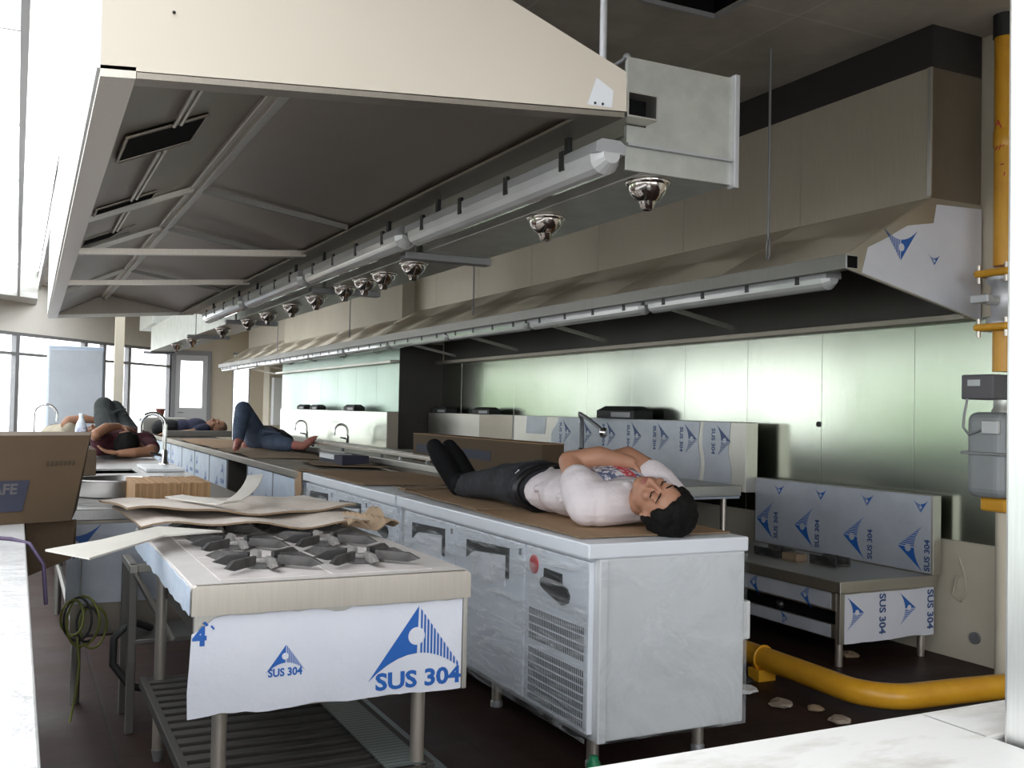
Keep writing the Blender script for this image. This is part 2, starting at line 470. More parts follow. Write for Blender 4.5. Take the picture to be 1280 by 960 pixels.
def put2d(mb, v2, fs, o, ux, uy, sc, mat=0, off=(0, 0)):
    o = Vector(o); ux = Vector(ux); uy = Vector(uy)
    mb.add([o + ux * ((x + off[0]) * sc) + uy * ((y + off[1]) * sc) for x, y in v2], fs, mat)

def write(mb, txt, o, ux, uy, h, mat=0):
    v, f = TXT[txt]
    put2d(mb, v, f, o, ux, uy, h / .70, mat)

def textw(txt, h):
    return max(p[0] for p in TXT[txt][0]) * h / .70

def mark(mb, o, ux, uy, h, bars=8, ink=0, white=1, flat=.66, nrm=None, cut=.73):
    """triangle mark: solid left half, striped right half, white disc; o = apex; h = height"""
    o = Vector(o); ux = Vector(ux); uy = Vector(uy)
    n = Vector(nrm)
    def P(x, y, k=0): return o + ux * (x * h) + uy * (y * h) + n * k
    arc = lambda x: -flat - (1 - flat) * (abs(x) / .73) ** 2.0
    pts = [(0, 0), (-.73, -1.)] + [(x, arc(x)) for x in (-.6, -.45, -.3, -.15, -.02)]
    mb.poly([P(x, y) for x, y in pts], ink)
    w = .73 / (bars * 1.0)
    for i in range(bars):
        x0 = .03 + i * w * .97; x1 = x0 + w * .56
        if x1 > cut: break
        mb.poly([P(x0, -x0 / .73), P(x0, arc(x0)), P(x1, arc(x1)), P(x1, -x1 / .73)], ink)
    c = [(-.03 + .125 * math.cos(2 * PI * k / 20), -.42 + .125 * math.sin(2 * PI * k / 20)) for k in range(20)]
    mb.poly([P(x, y, .0007) for x, y in c], white)

# ================================================================== THE SETTING
mb = MB().box(-7, 6.5, -4.5, 24, -.12, 0)
struct('floor', mb, 'floor')
# ceiling of large boards around an open service hatch
HX0, HX1, HY0, HY1 = 2.6, 3.03, 3.3, 3.95
mb = MB()
SKX0, SKX1, SKY0, SKY1 = .4, 2.55, 12.6, 18.7  # ceiling opening for the added far roof light
for a in ((.26, HX0, -4.5, SKY0), (.26, SKX0, SKY0, SKY1), (SKX1, HX0, SKY0, SKY1), (.26, HX0, SKY1, 24), (HX1, 6.5, -4.5, 24), (HX0, HX1, -4.5, HY0), (HX0, HX1, HY1, 24)):
    mb.box(*a, 3.2, 3.3)
ceil = struct('ceiling', mb, 'ceiling')
mb = MB()
for a in ((HX0 - .015, HX1 + .015, HY1, HY1 + .02), (HX0 - .015, HX1 + .015, HY0 - .02, HY0), (HX0 - .02, HX0, HY0, HY1), (HX1, HX1 + .02, HY0, HY1)):
    mb.box(*a, 3.192, 3.25)
part('hatch_trim', mb, 'frame_light', ceil)
mb = MB().box(HX0 - .05, HX1 + .05, HY0 - .05, HY1 + .05, 3.3, 3.75)
for q in ((HX0 - .004, HX0 + .004, HY0, HY1), (HX1 - .004, HX1 + .004, HY0, HY1), (HX0, HX1, HY0 - .004, HY0 + .004), (HX0, HX1, HY1 - .004, HY1 + .004)): mb.box(*q, 3.215, 3.3)
part('hatch_void', mb, 'void', ceil)  # liner painted near-black as the shade inside the hatch
# right wall, cream with steel cladding above the low stove
mb = MB().box(4.4, 4.75, .9, 10.66, 0, 3.2)
wr = struct('wall_right', mb, 'cream_wall')
ys = [2.52, 3.22, 3.91, 4.61, 5.30, 6.0, 6.7, 7.4, 8.1, 8.8, 9.5, 10.1, 10.655]
for y0, y1 in zip(ys[:-1], ys[1:]):
    mb = MB().box(4.386, 4.402, y0 + .0015, y1 - .0015, .61, 1.76, .0012)
    part('steel_panel', mb, 'steel_wall', wr)
mb = MB().cyl((4.39, 4.63, 1.19), (4.378, 4.63, 1.19), .017, .017, 16)
part('cable_hole', mb, 'rubber', wr, 'black grommet in a steel panel')
mb = MB().cyl((4.405, 3.52, .13), (4.385, 3.52, .13), .03, .03, 16)
part('pipe_stub', mb, 'frame', wr)
# clad column and far part of the right wall
mb = MB().box(3.88, 4.75, 10.67, 16.2, 0, 3.2)
pc = struct('pillar', mb, 'cream_wall')
yy = [10.665, 11.45, 12.25, 13.05, 13.85, 14.65, 15.45, 16.2]
for y0, y1 in zip(yy[:-1], yy[1:]):
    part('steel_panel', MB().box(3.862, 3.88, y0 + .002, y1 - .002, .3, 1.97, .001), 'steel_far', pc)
part('steel_return', MB().box(3.864, 4.384, 10.655, 10.67, .3, 1.97, .001), 'steel_shade', pc)  # return face darkened in colour, as the shaded side of the column
# far walls
AX, AY, BX, BY = -.26, 18.1, 2.9, 22.0
dv = Vector((BX - AX, BY - AY, 0)).normalized(); nv = Vector((dv.y, -dv.x, 0))
def wl(t): return Vector((AX, AY, 0)) + dv * t
LW = (Vector((BX, BY, 0)) - Vector((AX, AY, 0))).length
T0 = -3.08
def wslab(mb, t0, t1, z0, z1, th=.12, off=0.):
    a = wl(t0) - nv * off; b = wl(t1) - nv * off
    mb.prism([a + Vector((0, 0, z0)), b + Vector((0, 0, z0)), b + Vector((0, 0, z1)), a + Vector((0, 0, z1))], -nv * th)
    return mb
mb = MB(); wslab(mb, T0, LW, 2.36, 3.2, .2); wslab(mb, T0, LW, 0, .12, .2)
struct('wall_far', mb, 'cream_bright')
# glazed bays of the slanting far wall; positions of the mullions along it
tm = [-3.08, -2.05, -1.05, .42, 2.2, 2.75, 3.55, LW]
for i in range(len(tm) - 1):
    fr = MB()
    w = .045
    wslab(fr, tm[i], tm[i] + w, .12, 2.36, .09); wslab(fr, tm[i + 1] - w, tm[i + 1], .12, 2.36, .09)
    wslab(fr, tm[i] + w, tm[i + 1] - w, 2.31, 2.36, .09); wslab(fr, tm[i] + w, tm[i + 1] - w, .12, .18, .09)
    wslab(fr, tm[i] + w, tm[i + 1] - w, 1.985, 2.03, .09)
    wn = struct('window_%d' % (i + 1), fr, 'frame')
    part('pane', wslab(MB(), tm[i] + w, tm[i + 1] - w, .18, 2.31, .006, .04), 'glass', wn)
# glazed left wall
p = wl(T0); LX, LY = p.x, p.y
mb = MB().box(LX - .2, LX, -2.3, LY, 2.20, 2.9); mb.box(LX - .2, LX, -2.3, LY, 0, .42)
struct('wall_left', mb, 'frame')
k = 10
yb = [-2.3 + (LY + 2.3) * i / 8 for i in range(9)]
for i in range(8):
    fr = MB(); w = .05
    for a in ((yb[i], yb[i] + w, .42, 2.20), (yb[i + 1] - w, yb[i + 1], .42, 2.20), (yb[i] + w, yb[i + 1] - w, 2.14, 2.20),
              (yb[i] + w, yb[i + 1] - w, .42, .48), (yb[i] + w, yb[i + 1] - w, 1.78, 1.83)):
        fr.box(LX - .09, LX, *a)
    wn = struct('window_%d' % k, fr, 'frame'); k += 1
    part('pane', MB().box(LX - .05, LX - .044, yb[i] + w, yb[i + 1] - w, .48, 2.14), 'glass', wn)
mb = MB().box(.26, .30, -2.3, 17.7, 3.0, 3.3).box(LX - .2, LX + .12, -2.3, LY, 2.86, 3.3)
mb.box(LX + .12, .26, -2.3, -2.0, 2.86, 3.3)
mb.prism([(LX - .2, LY - .3, 2.86), (.26, LY + 1.9, 2.86), (.26, 18.8, 2.86), (LX - .2, LY + .2, 2.86)], (0, 0, .44))
sof = struct('ceiling_soffit', mb, 'soffit')
mb = MB().box(-.03, .006, -2.3, 17.4, 2.86, 2.95)
part('edge_profile', mb, 'frame_light', sof)
# roof light over the left aisle, added to brighten that side
fr = MB()
yr_ = [-2.0 + (LY + .3) * i / 9 for i in range(10)]
for y in yr_: fr.box(LX + .12, -.03, y - .008, y + .008, 2.94, 2.96)
fr.box(LX + .12, LX + .17, -2., LY - .3, 2.90, 2.96)
wn = struct('window_20', fr, 'white_wall')
for y0, y1 in zip(yr_[:-1], yr_[1:]):
    part('pane', MB().box(LX + .17, -.03, y0 + .02, y1 - .02, 2.925, 2.931), 'glass', wn)
part('pane', MB().box(.006, .26, -2.0, LY + 1.7, 2.925, 2.931), 'glass', wn)
# second roof light, added out of view to brighten the far walls
fr = MB()
for y in (SKY0 + .03, SKY0 + 1.2, SKY0 + 2.4, SKY0 + 3.6, SKY0 + 4.8, SKY1 - .03): fr.box(SKX0, SKX1, y - .025, y + .025, 3.24, 3.30)
for x in (SKX0 + .025, (SKX0 + SKX1) / 2, SKX1 - .025): fr.box(x - .025, x + .025, SKY0, SKY1, 3.24, 3.30)
wn = struct('window_21', fr, 'frame_light')
part('pane', MB().box(SKX0, SKX1, SKY0, SKY1, 3.26, 3.266), 'glass', wn)
# wall behind with its openings to daylight
mb = MB().box(LX, 6.5, -2.3, -2.2, 2.7, 3.3); mb.box(LX, 6.5, -2.3, -2.2, 0, .5); mb.box(3.2, 6.5, -2.3, -2.2, .5, 2.7); mb.box(-.3, .1, -2.3, -2.2, .5, 2.7)
struct('wall_back', mb, 'white_wall')
mb = MB().box(4.75, 4.95, -2.3, .9, 0, 3.2)
struct('wall_right_near', mb, 'white_wall')
# far end wall: door, cream wall, narrow window
mb = MB()
mb.box(BX, 6.5, 22.0, 22.2, 2.36, 3.2); mb.box(3.72, 4.17, 22.0, 22.2, 0, 2.36); mb.box(4.55, 6.5, 22.0, 22.2, 0, 2.36); mb.box(4.17, 4.55, 22, 22.2, 0, .3)
struct('wall_end', mb, 'cream_end')
fr = MB()
for a in ((4.17, 4.2, .3, 2.36), (4.52, 4.55, .3, 2.36), (4.2, 4.52, .3, .34), (4.2, 4.52, 2.3, 2.36)):
    fr.box(a[0], a[1], 22.02, 22.1, a[2], a[3])
wn = struct('window_30', fr, 'frame_light'); part('pane', MB().box(4.2, 4.52, 22.05, 22.056, .34, 2.3), 'glass', wn)
fr = MB()
for a in ((2.9, 2.99, 0, 2.36), (3.64, 3.72, 0, 2.36), (2.99, 3.64, 2.26, 2.36)):
    fr.box(a[0], a[1], 21.95, 22.05, a[2], a[3])
dr = struct('door_1', fr, 'frame')
lf = MB()
for a in ((2.99, 3.09, .02, 2.26), (3.54, 3.64, .02, 2.26), (3.09, 3.54, 2.14, 2.26), (3.09, 3.54, .95, 1.15), (3.09, 3.54, .02, .14)):
    lf.box(a[0], a[1], 21.97, 22.02, a[2], a[3])
lf.box(3.09, 3.54, 21.985, 22.005, .14, .95)
lfp = part('door_leaf', lf, 'frame_light', dr)
part('pane', MB().box(3.09, 3.54, 21.995, 22.0, 1.15, 2.14), 'glass', lfp)
part('door_handle', MB().tube([(3.06, 21.97, 1.05), (3.06, 21.92, 1.05), (3.16, 21.92, 1.05)], .012), 'frame', lfp)
struct('wall_recess', MB().box(5.3, 5.5, 16.2, 22, 0, 3.2), 'cream_wall')
mb = MB().box(4.42, 4.95, 19.6, 20.1, 0, 3.2, .01)
struct('pillar_end', mb, 'cream_wall')
mb = MB().box(1.17, 1.29, 14.4, 14.5, 0, 3.2, .008)
struct('pillar_thin', mb, 'cream_wall')
# pass-through in the foreground: stone sill and jamb
mb = MB().box(.48, 1.225, .15, 1.075, .77, .80, .004); mb.box(1.215, 1.43, .955, 1.075, .77, .80, .004)
struct('trim_1', mb, 'stone')
mb = MB().box(.48, 1.42, .9, 1.04, 0, .77)
struct('wall_front', mb, 'white_wall')
mb = MB().box(1.237, 1.36, .87, .945, 0, 3.2, .006)
struct('wall_jamb', mb, 'steel_jamb')
# outdoors, seen only through the glass and in the steel
struct('ground_outside', MB().box(-30, 30, -25, 60, -.2, -.13), 'ground')
def shrub(x, y, w, d, h, lab):
    mb = MB()
    for i in range(60):
        r = random.uniform(.25, .5)
        mb.ball((x + random.uniform(-w, w), y + random.uniform(-d, d), random.uniform(.2, h)), (r, r, r * .9), seg=8, rings=6)
    o = thing('hedge', lab, 'hedge', (x, y, -.13), kind='stuff')
    part('foliage', mb, 'leaf', o)
shrub(-6.5, 10, .6, 5., 1.7, 'green hedge outside the left windows')
shrub(-3.5, 24.5, 2.2, .7, 2.0, 'green hedge outside near the far end of the windows')

# ================================================================== ISLAND HOOD
Y0, Y1 = 2.4, 9.75
def lx(y): return .147 + (.232 - .147) * (y - Y0) / (Y1 - Y0)          # outer left edge
def rx(y): return 1.64 + (1.56 - 1.64) * (y - Y0) / (Y1 - Y0)
ih = thing('island_hood', 'big steel extraction hood with cream end panel hanging over the cooking island', 'hood', (.85, 6., 1.95))
def pr4(mb, sec0, sec1):
    """loft between two equal-count sections (y fixed per section)"""
    n = len(sec0)
    mb.add(sec0 + sec1, [list(range(n))[::-1], [n + i for i in range(n)]] + [[i, (i + 1) % n, n + (i + 1) % n, n + i] for i in range(n)])
    return mb
part('end_panel', MB().prism([(.147, Y0, 1.985), (1.536, Y0, 2.098), (1.534, Y0, 2.211), (.147, Y0, 2.712)], (0, .012, 0)), 'cream_film', ih)
part('end_panel', MB().prism([(lx(Y1), Y1, 1.985), (1.46, Y1, 2.09), (1.46, Y1, 2.211), (lx(Y1), Y1, 2.68)], (0, -.012, 0)), 'steel_inner', ih)
def s(y, pts): return [(p[0], y, p[1]) for p in pts]
part('side_panel', pr4(MB(), s(Y0, [(.140, 1.985), (.147, 1.985), (.147, 2.715), (.140, 2.715)]), s(Y1, [(.225, 1.985), (.232, 1.985), (.232, 2.685), (.225, 2.685)])), 'white_film', ih, 'white film covered side')
part('roof_sheet', pr4(MB(), s(Y0 + .014, [(.15, 2.705), (1.53, 2.207), (1.53, 2.197), (.15, 2.695)]), s(Y1 - .014, [(.235, 2.67), (1.46, 2.207), (1.46, 2.197), (.235, 2.66)])), 'steel_inner', ih)
part('lip', pr4(MB(), s(Y0, [(.147, 1.967), (.222, 1.974), (.222, 2.0), (.147, 1.993)]), s(Y1, [(.232, 1.967), (.307, 1.974), (.307, 2.0), (.232, 1.993)])), 'steel', ih)
part('lip', MB().prism([(.2235, Y0 + .001, 1.975), (1.53, Y0 + .001, 2.080), (1.53, Y0 + .001, 2.094), (.2235, Y0 + .001, 1.989)], (0, .06, 0)), 'steel_inner', ih)
part('lip', MB().prism([(lx(Y1), Y1, 1.967), (1.47, Y1, 2.072), (1.47, Y1, 2.1), (lx(Y1), Y1, 1.995)], (0, -.05, 0)), 'steel_soft', ih)
# right hand gutter channel: square tube with open end
mb = MB()
o0 = [(1.536, 2.084), (1.64, 2.084), (1.64, 2.158), (1.536, 2.158)]; i0 = [(1.541, 2.089), (1.635, 2.089), (1.635, 2.153), (1.541, 2.153)]
o1 = [(1.456, 2.084), (1.56, 2.084), (1.56, 2.158), (1.456, 2.158)]; i1 = [(1.461, 2.089), (1.555, 2.089), (1.555, 2.153), (1.461, 2.153)]
V = s(Y0 - .005, o0) + s(Y1, o1) + s(Y0 - .005, i0) + s(Y1, i1)
F = []
for i in range(4):
    j = (i + 1) % 4
    F += [[i, j, 4 + j, 4 + i], [8 + j, 8 + i, 12 + i, 12 + j], [i, 8 + i, 8 + j, j], [4 + i, 4 + j, 12 + j, 12 + i]]
mb.add(V, F)
part('gutter_channel', mb, 'steel_soft', ih)
part('gutter_flange', pr4(MB(), s(Y0 + .06, [(1.40, 2.070), (1.536, 2.083), (1.536, 2.092), (1.40, 2.079)]), s(Y1, [(1.33, 2.062), (1.456, 2.075), (1.456, 2.084), (1.33, 2.071)])), 'steel_inner', ih)
# inner sheets: gable shaped
RX, RZ = .69, 2.21
part('inner_sheet', pr4(MB(), s(Y0 + .05, [(.2, 2.0), (RX, RZ), (RX, RZ + .006), (.2, 2.006)]), s(Y1 - .05, [(.285, 2.0), (RX, RZ), (RX, RZ + .006), (.285, 2.006)])), 'steel_inner', ih)
part('inner_sheet', pr4(MB(), s(Y0 + .05, [(1.42, 2.09), (RX, RZ), (RX, RZ + .006), (1.42, 2.096)]), s(Y1 - .05, [(1.35, 2.09), (RX, RZ), (RX, RZ + .006), (1.35, 2.096)])), 'steel_inner', ih)
mb = MB().box(RX - .035, RX + .035, Y0 + .06, Y1 - .06, RZ - .03, RZ - .004, .004)
mb.box(RX - .012, RX + .012, Y0 + .06, Y1 - .06, RZ - .05, RZ - .03, .002)
part('ridge_beam', mb, 'steel_soft', ih)
for yc in (4.55, 5.65, 7.6):
    l = lx(yc) + .06
    for a, b in (((l, 1.995), (RX - .02, RZ - .03)), ((RX + .02, RZ - .03), (1.37, 2.08))):
        mb = MB().prism([(a[0], yc - .02, a[1] - .012), (b[0], yc - .02, b[1] - .012), (b[0], yc - .02, b[1] + .012), (a[0], yc - .02, a[1] + .012)], (0, .026, 0))
        part('rafter', mb, 'steel_soft' if a[0] < .5 else 'steel_lip', ih)  # right-hand rafters get darker steel, as if in shade
for yc in (5.42, 6.9):
    l = lx(yc) + .05
    mb = MB().prism([(l, yc - .02, 1.972), (1.40, yc - .02, 2.058), (1.40, yc - .02, 2.092), (l, yc - .02, 2.0)], (0, .045, 0))
    part('tie_bar', mb, 'steel', ih)
# exhaust openings and the conduit in the left slope
sl = (RZ - 2.0) / (RX - .22)
def slz(x): return 2.0 + (x - .22) * sl
for yc, hw in ((3.3, .17), (4.5, .13), (5.36, .12)):
    x0, x1 = .27, .50
    mb = MB()
    a = [(x0, yc - hw, slz(x0) - .004), (x1, yc - hw, slz(x1) - .004), (x1, yc + hw, slz(x1) - .004), (x0, yc + hw, slz(x0) - .004)]
    mb.prism(a, (0, 0, .003), 0)
    for q in range(4):
        p0 = Vector(a[q]); p1 = Vector(a[(q + 1) % 4])
        mb.tube([p0, p1], .006, 4, 1)
    part('exhaust_opening', mb, ['void', 'steel_inner'], ih, 'square exhaust opening, its dark inside painted on a plate')
mb = MB()
for q in (0, .02):
    for ya, yb_ in ((2.5, 3.12), (3.48, 4.36), (4.64, 5.23)): mb.tube([(.40 + q, ya, slz(.40 + q) - .012), (.40 + q, yb_, slz(.40 + q) - .012)], .006, 8)
part('conduit', mb, 'steel_soft', ih)
part('channel_inside', MB().box(1.541, 1.635, Y0 + .05, Y0 + .06, 2.089, 2.153), 'void', ih, 'plug painted dark as the shade inside the open channel')
mb = MB().poly([(1.434, Y0 - .002, 2.178), (1.490, Y0 - .002, 2.150), (1.486, Y0 - .002, 2.100), (1.405, Y0 - .002, 2.098)])
part('film_remnant', mb, 'paper', ih, 'torn white film patch')
mb = MB()
for px, pz in ((1.43, 2.105), (1.455, 2.106), (.30, 2.14)):
    mb.ball((px, Y0 - .003, pz), .004, seg=8, rings=6)
part('rivet', mb, 'rubber', ih)

# hanging rods
def rod(p, z0, lab, grp=None, loop=True, r=.007):
    o = thing('hanger_rod', lab, 'rod', (p[0], p[1], z0), grp)
    part('rod', MB().cyl((p[0], p[1], z0 + (.12 if loop else 0)), (p[0], p[1], 3.2), r, r, 8), 'frame_light' if not loop else 'frame', o)
    if loop:
        ring = [(p[0], p[1] + .012 * math.sin(t * PI / 8), z0 + .065 - .06 * math.cos(t * PI / 8)) for t in range(16)]
        part('turnbuckle', MB().tube(ring, .005, 6, closed=True), 'frame', o)
    return o
rod((1.497, 2.47), 2.22, 'pale threaded rod holding the near end of the cream hood', None, False, .011)
rod((3.56, 4.15), 2.06, 'thin hanging rod nearest the film-covered end of the wall hood')
rod((3.56, 7.98), 2.06, 'hanging rod on the wall hood seen just past the step of the air duct')
rod((3.56, 11.6), 2.06, 'hanging rod on the wall hood third from its near end')
rod((3.56, 15.3), 2.06, 'farthest hanging rod on the wall hood, near the cream end wall')

# ------------------------------------------------------------------ fresh-air duct with ball nozzles
ad = thing('air_duct', 'galvanised fresh-air duct with ball nozzles beside the cream hood', 'duct', (1.73, 6, 1.93))
segs = [(2.47, 4.28), (4.36, 5.88), (5.95, 8.58), (8.65, 10.7), (10.76, 14.6)]
for i, (a, b) in enumerate(segs):
    mb = MB().box(1.648, 1.972, a + .012, b, 1.95, 2.28, .004)
    part('duct_section', mb, 'galv', ad)
    mb = MB().box(1.56, 1.99, b - .02, b + .05, 1.918, 1.95, .003)
    part('flange', mb, 'frame', ad, 'dark flange bar')
pl = [(1.578, 2.025), (1.975, 2.025), (1.975, 2.283), (1.578, 2.283), (1.578, 2.161), (1.645, 2.161), (1.645, 2.081), (1.578, 2.081)]
part('end_plate', MB().prism([(x, 2.463, z) for x, z in pl], (0, .014, 0)), 'galv', ad)
part('end_strip', MB().box(1.578, 1.975, 2.468, 2.48, 1.95, 2.025, .002), 'galv', ad)
part('end_edge', MB().box(1.578, 1.975, 2.452, 2.466, 2.020, 2.028, .001).box(1.965, 1.983, 2.45, 2.485, 1.94, 2.292, .002), 'frame_light', ad)
mb = MB().tube([(1.54, 2.53, 2.25), (1.582, 2.475, 2.285)], .006, 8); mb.ball((1.582, 2.475, 2.285), .012); mb.ball((1.985, 2.475, 2.25), .012)
part('bolt', mb, 'frame', ad)
def nozzle(x, y, z, lab, grp='ball nozzles under the fresh-air duct'):
    o = thing('ball_nozzle', lab, 'nozzle', (x, y, z), grp)
    part('flange', MB().lathe((x, y, z), [(.03, .0), (.066, 0), (.071, -.006), (.071, -.014), (.064, -.02)], 24), 'copperish', o)
    part('bowl', MB().lathe((x, y, z), [(.063, -.016), (.062, -.024), (.055, -.042), (.042, -.058), (.030, -.068)], 24), 'copperish', o)
    part('spout', MB().lathe((x, y, z), [(.030, -.064), (.024, -.072), (.02, -.092), (.014, -.094), (.013, -.07)], 20), 'copperish', o)
    return o
nz0 = nozzle(1.72, 2.56, 1.955, 'shiny ball nozzle nearest the open end of the fresh-air duct')
nzl = [(3.22, 'second ball nozzle along the duct, past the nearest one'), (4.58, 'first ball nozzle beyond the first dark flange of the duct'),
       (5.02, 'ball nozzle second beyond the first dark flange of the duct'), (5.34, 'third ball nozzle beyond the first dark flange of the duct'),
       (5.72, 'last ball nozzle before the second dark flange of the duct'), (6.35, 'first ball nozzle beyond the second dark flange of the duct'),
       (6.98, 'ball nozzle second beyond the second dark flange of the duct'), (7.73, 'third ball nozzle beyond the second dark flange of the duct'),
       (8.45, 'last ball nozzle before the third dark flange of the duct'), (9.6, 'ball nozzle between the third and fourth dark flanges'),
       (11.4, 'ball nozzle just past the fourth dark flange of the duct'), (12.6, 'farthest ball nozzle of the fresh-air duct by the windows')]
for y, lab in nzl: dup(nz0, (0, y - 2.56, 0), lab)
# a second, short duct far off with nozzles hanging from drop pipes
ad2 = thing('air_duct', 'short far air duct in front of the windows', 'duct', (1.8, 15.6, 2.3))
part('duct_section', MB().box(1.70, 2.25, 15.0, 16.6, 2.36, 2.62, .005), 'galv', ad2)
for x, y, dz, lab in ((1.82, 15.1, .12, 'ball nozzle on the left drop pipe of the far duct'), (2.10, 15.1, .0, 'ball nozzle on the right drop pipe of the far duct')):
    part('drop_pipe', MB().cyl((x, y, 2.37), (x, y, 2.37 - .10 - dz), .02, .02, 10), 'galv', ad2)
    dup(nz0, (x - 1.72, y - 2.56, 2.37 - .10 - dz - 1.955), lab)

# ------------------------------------------------------------------ tube lamps
def tube_lamp(x, y0, z, lab, grp, L=1.56):
    o = thing('tube_lamp', lab, 'lamp', (x, y0, z), grp)
    def sec(w, zz0, zz1, y): return [(x + a * w, y, z + (zz0 if b < 0 else zz1)) for a, b in ((-1, -1), (1, -1), (1, 1), (-1, 1))]
    mb = MB()
    prof = [(.050, .012), (.050, .040), (.030, .052), (-.030, .052), (-.050, .040), (-.050, .012)]
    pr4(mb, [(x + a, y0, z + b) for a, b in prof], [(x + a, y0 + L, z + b) for a, b in prof])
    part('housing', mb, 'lamp_body', o)
    mb = MB()
    ang = [PI * i / 8 for i in range(9)]
    def cs(y, k, lift): return [(x + .050 * k * math.cos(a), y, z + .014 - .056 * (k if lift else 1) * math.sin(a) ** .8) for a in ang]
    rows = [cs(y0 - .004, .55, True), cs(y0 + .035, 1, False), cs(y0 + L - .035, 1, False), cs(y0 + L + .004, .55, True)]
    vs = sum(rows, []); n = 9; fs = []
    for r in range(3):
        for i in range(n - 1):
            fs.append([r * n + i, r * n + i + 1, (r + 1) * n + i + 1, (r + 1) * n + i])
    fs.append(list(range(n))); fs.append([3 * n + i for i in range(n)][::-1])
    mb.add(vs, fs, 0, False)
    part('cover', mb, 'lens', o)
    for i in range(4):
        yc = y0 + .2 + i * (L - .4) / 3
        for sx in (-1, 1):
            part('clip', MB().box(x + sx * .047 - .006, x + sx * .047 + .006, yc - .015, yc + .015, z - .004, z + .056, .002), 'black', o)
    for yc in (y0 + .25, y0 + L - .25):
        part('bracket', MB().box(x - .008, x + .008, yc - .012, yc + .012, z + .05, z + .117, .002), 'black', o)
    part('cable_gland', MB().cyl((x, y0 + L - .002, z + .03), (x, y0 + L + .03, z + .03), .012, .009, 10), 'black', o)
    return o
ord_ = ['nearest', 'second', 'third', 'fourth', 'fifth', 'sixth', 'seventh', 'eighth', 'ninth', 'farthest']
tl = tube_lamp(1.5, 2.42, 1.965, 'nearest frosted tube lamp below the cream hood', 'tube lamps under the cream hood')
for i in (1, 2, 3):
    dup(tl, (-.017 * i, 1.605 * i, 0), [0, 'second frosted tube lamp along the cream hood', 'third frosted tube lamp along the cream hood', 'farthest frosted tube lamp along the cream hood'][i])
# ------------------------------------------------------------------ WALL HOOD
W0, W1 = 3.5, 19.7
wh = thing('exhaust_hood', 'long steel wall hood with film-covered end above the low stove', 'hood', (4.1, 11., 1.75))
yb = [3.5, 4.42, 5.55, 6.66, 7.78, 8.9, 10.0, 11.1, 12.2, 13.3, 14.4, 15.5, 16.6, 17.7, 18.8, 19.7]
for a, b in zip(yb[:-1], yb[1:]):
    part('box_panel', MB().box(4.025, 4.045, a + .0015, b - .0015, 2.325, 2.985, .001), 'steel_hood', wh)
    part('skirt_panel', MB().prism([(3.472, a + .0015, 2.0), (4.025, a + .0015, 2.322), (4.025, a + .0015, 2.332), (3.466, a + .0015, 2.008)], (0, b - a - .003, 0)), 'steel_hood', wh)
part('end_plate', MB().box(4.03, 4.385, W0, W0 + .012, 2.325, 2.985), 'steel_inner', wh)
part('closing_board', MB().box(4.03, 4.385, W0 + .0, W1, 2.985, 3.2), 'brown_dark', wh, 'closing strip below the ceiling, coloured dark for the shade there')
part('lip', MB().box(3.462, 3.475, W0, W1, 1.933, 2.004, .002).box(3.475, 3.515, W0 + .002, W1, 1.933, 1.941, .001), 'steel_lip', wh)
part('channel_end', MB().box(3.464, 3.535, W0 - .010, W0 - .004, 1.934, 2.0, .001), 'frame_light', wh)
part('channel_mouth', MB().box(3.469, 3.530, W0 - .0125, W0 - .009, 1.939, 1.995), 'void', wh, 'plate painted dark as the shaded open end of the gutter')
part('corner_strip', MB().box(4.018, 4.03, W0 - .006, W0 + .02, 2.34, 2.985, .002), 'steel_soft', wh)
pts = [(3.466, 1.934), (3.466, 2.004), (4.03, 2.33), (4.386, 2.33), (4.386, 1.735)]
part('end_cap', MB().prism([(a, W0 - .006, b) for a, b in pts], (0, .014, 0)), 'steel_soft', wh)
pf = [(3.565, 1.922), (3.60, 2.045), (3.72, 2.10), (3.86, 2.175), (4.04, 2.205), (4.06, 2.30), (4.384, 2.31), (4.384, 1.742)]
part('cap_film', MB().prism([(a, W0 - .0075, b) for a, b in pf], (0, .0015, 0)), 'film', wh, 'bluish film with printed triangles')
pmark(wh, ['ink', 'film'], (3.815, W0 - .0085, 2.0), (-1, 0, 0), (0, 0, -1), .155, 11, nrm=(0, -1, 0))
pmark(wh, ['ink', 'film'], (4.045, W0 - .0085, 1.995), (-1, 0, 0), (0, 0, -1), .055, 8, nrm=(0, -1, 0))
part('inner_sheet', MB().prism([(3.52, W0 + .01, 1.99), (4.384, W0 + .01, 2.16), (4.384, W0 + .01, 2.17), (3.52, W0 + .01, 2.0)], (0, W1 - W0 - .02, 0)), 'steel_shade', wh)
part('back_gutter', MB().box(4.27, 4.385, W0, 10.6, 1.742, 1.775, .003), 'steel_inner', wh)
part('back_sheet', MB().box(4.378, 4.386, W0, 10.6, 1.77, 2.16), 'steel_shade', wh)
part('back_gutter', MB().box(3.75, 3.862, 10.66, 16.2, 1.742, 1.775, .003), 'steel_soft', wh)
for yc in (5.3, 6.9, 8.5, 10.0, 11.4, 12.8, 14.2, 15.6, 17., 18.4):
    part('tie_bar', MB().prism([(3.52, yc - .02, 1.945), (4.26, yc - .02, 1.80), (4.26, yc - .02, 1.825), (3.52, yc - .02, 1.97)], (0, .035, 0)), 'steel_soft', wh)
t2 = tube_lamp(3.55, 3.66, 1.90, 'nearest frosted tube lamp under the wall hood by its film-covered end', 'tube lamps under the wall hood')
for i in range(1, 10):
    dup(t2, (0, 1.603 * i, 0), '%s frosted tube lamp along the long wall hood' % ord_[i])

NX = (0, -1, 0); UZ = (0, 0, 1)
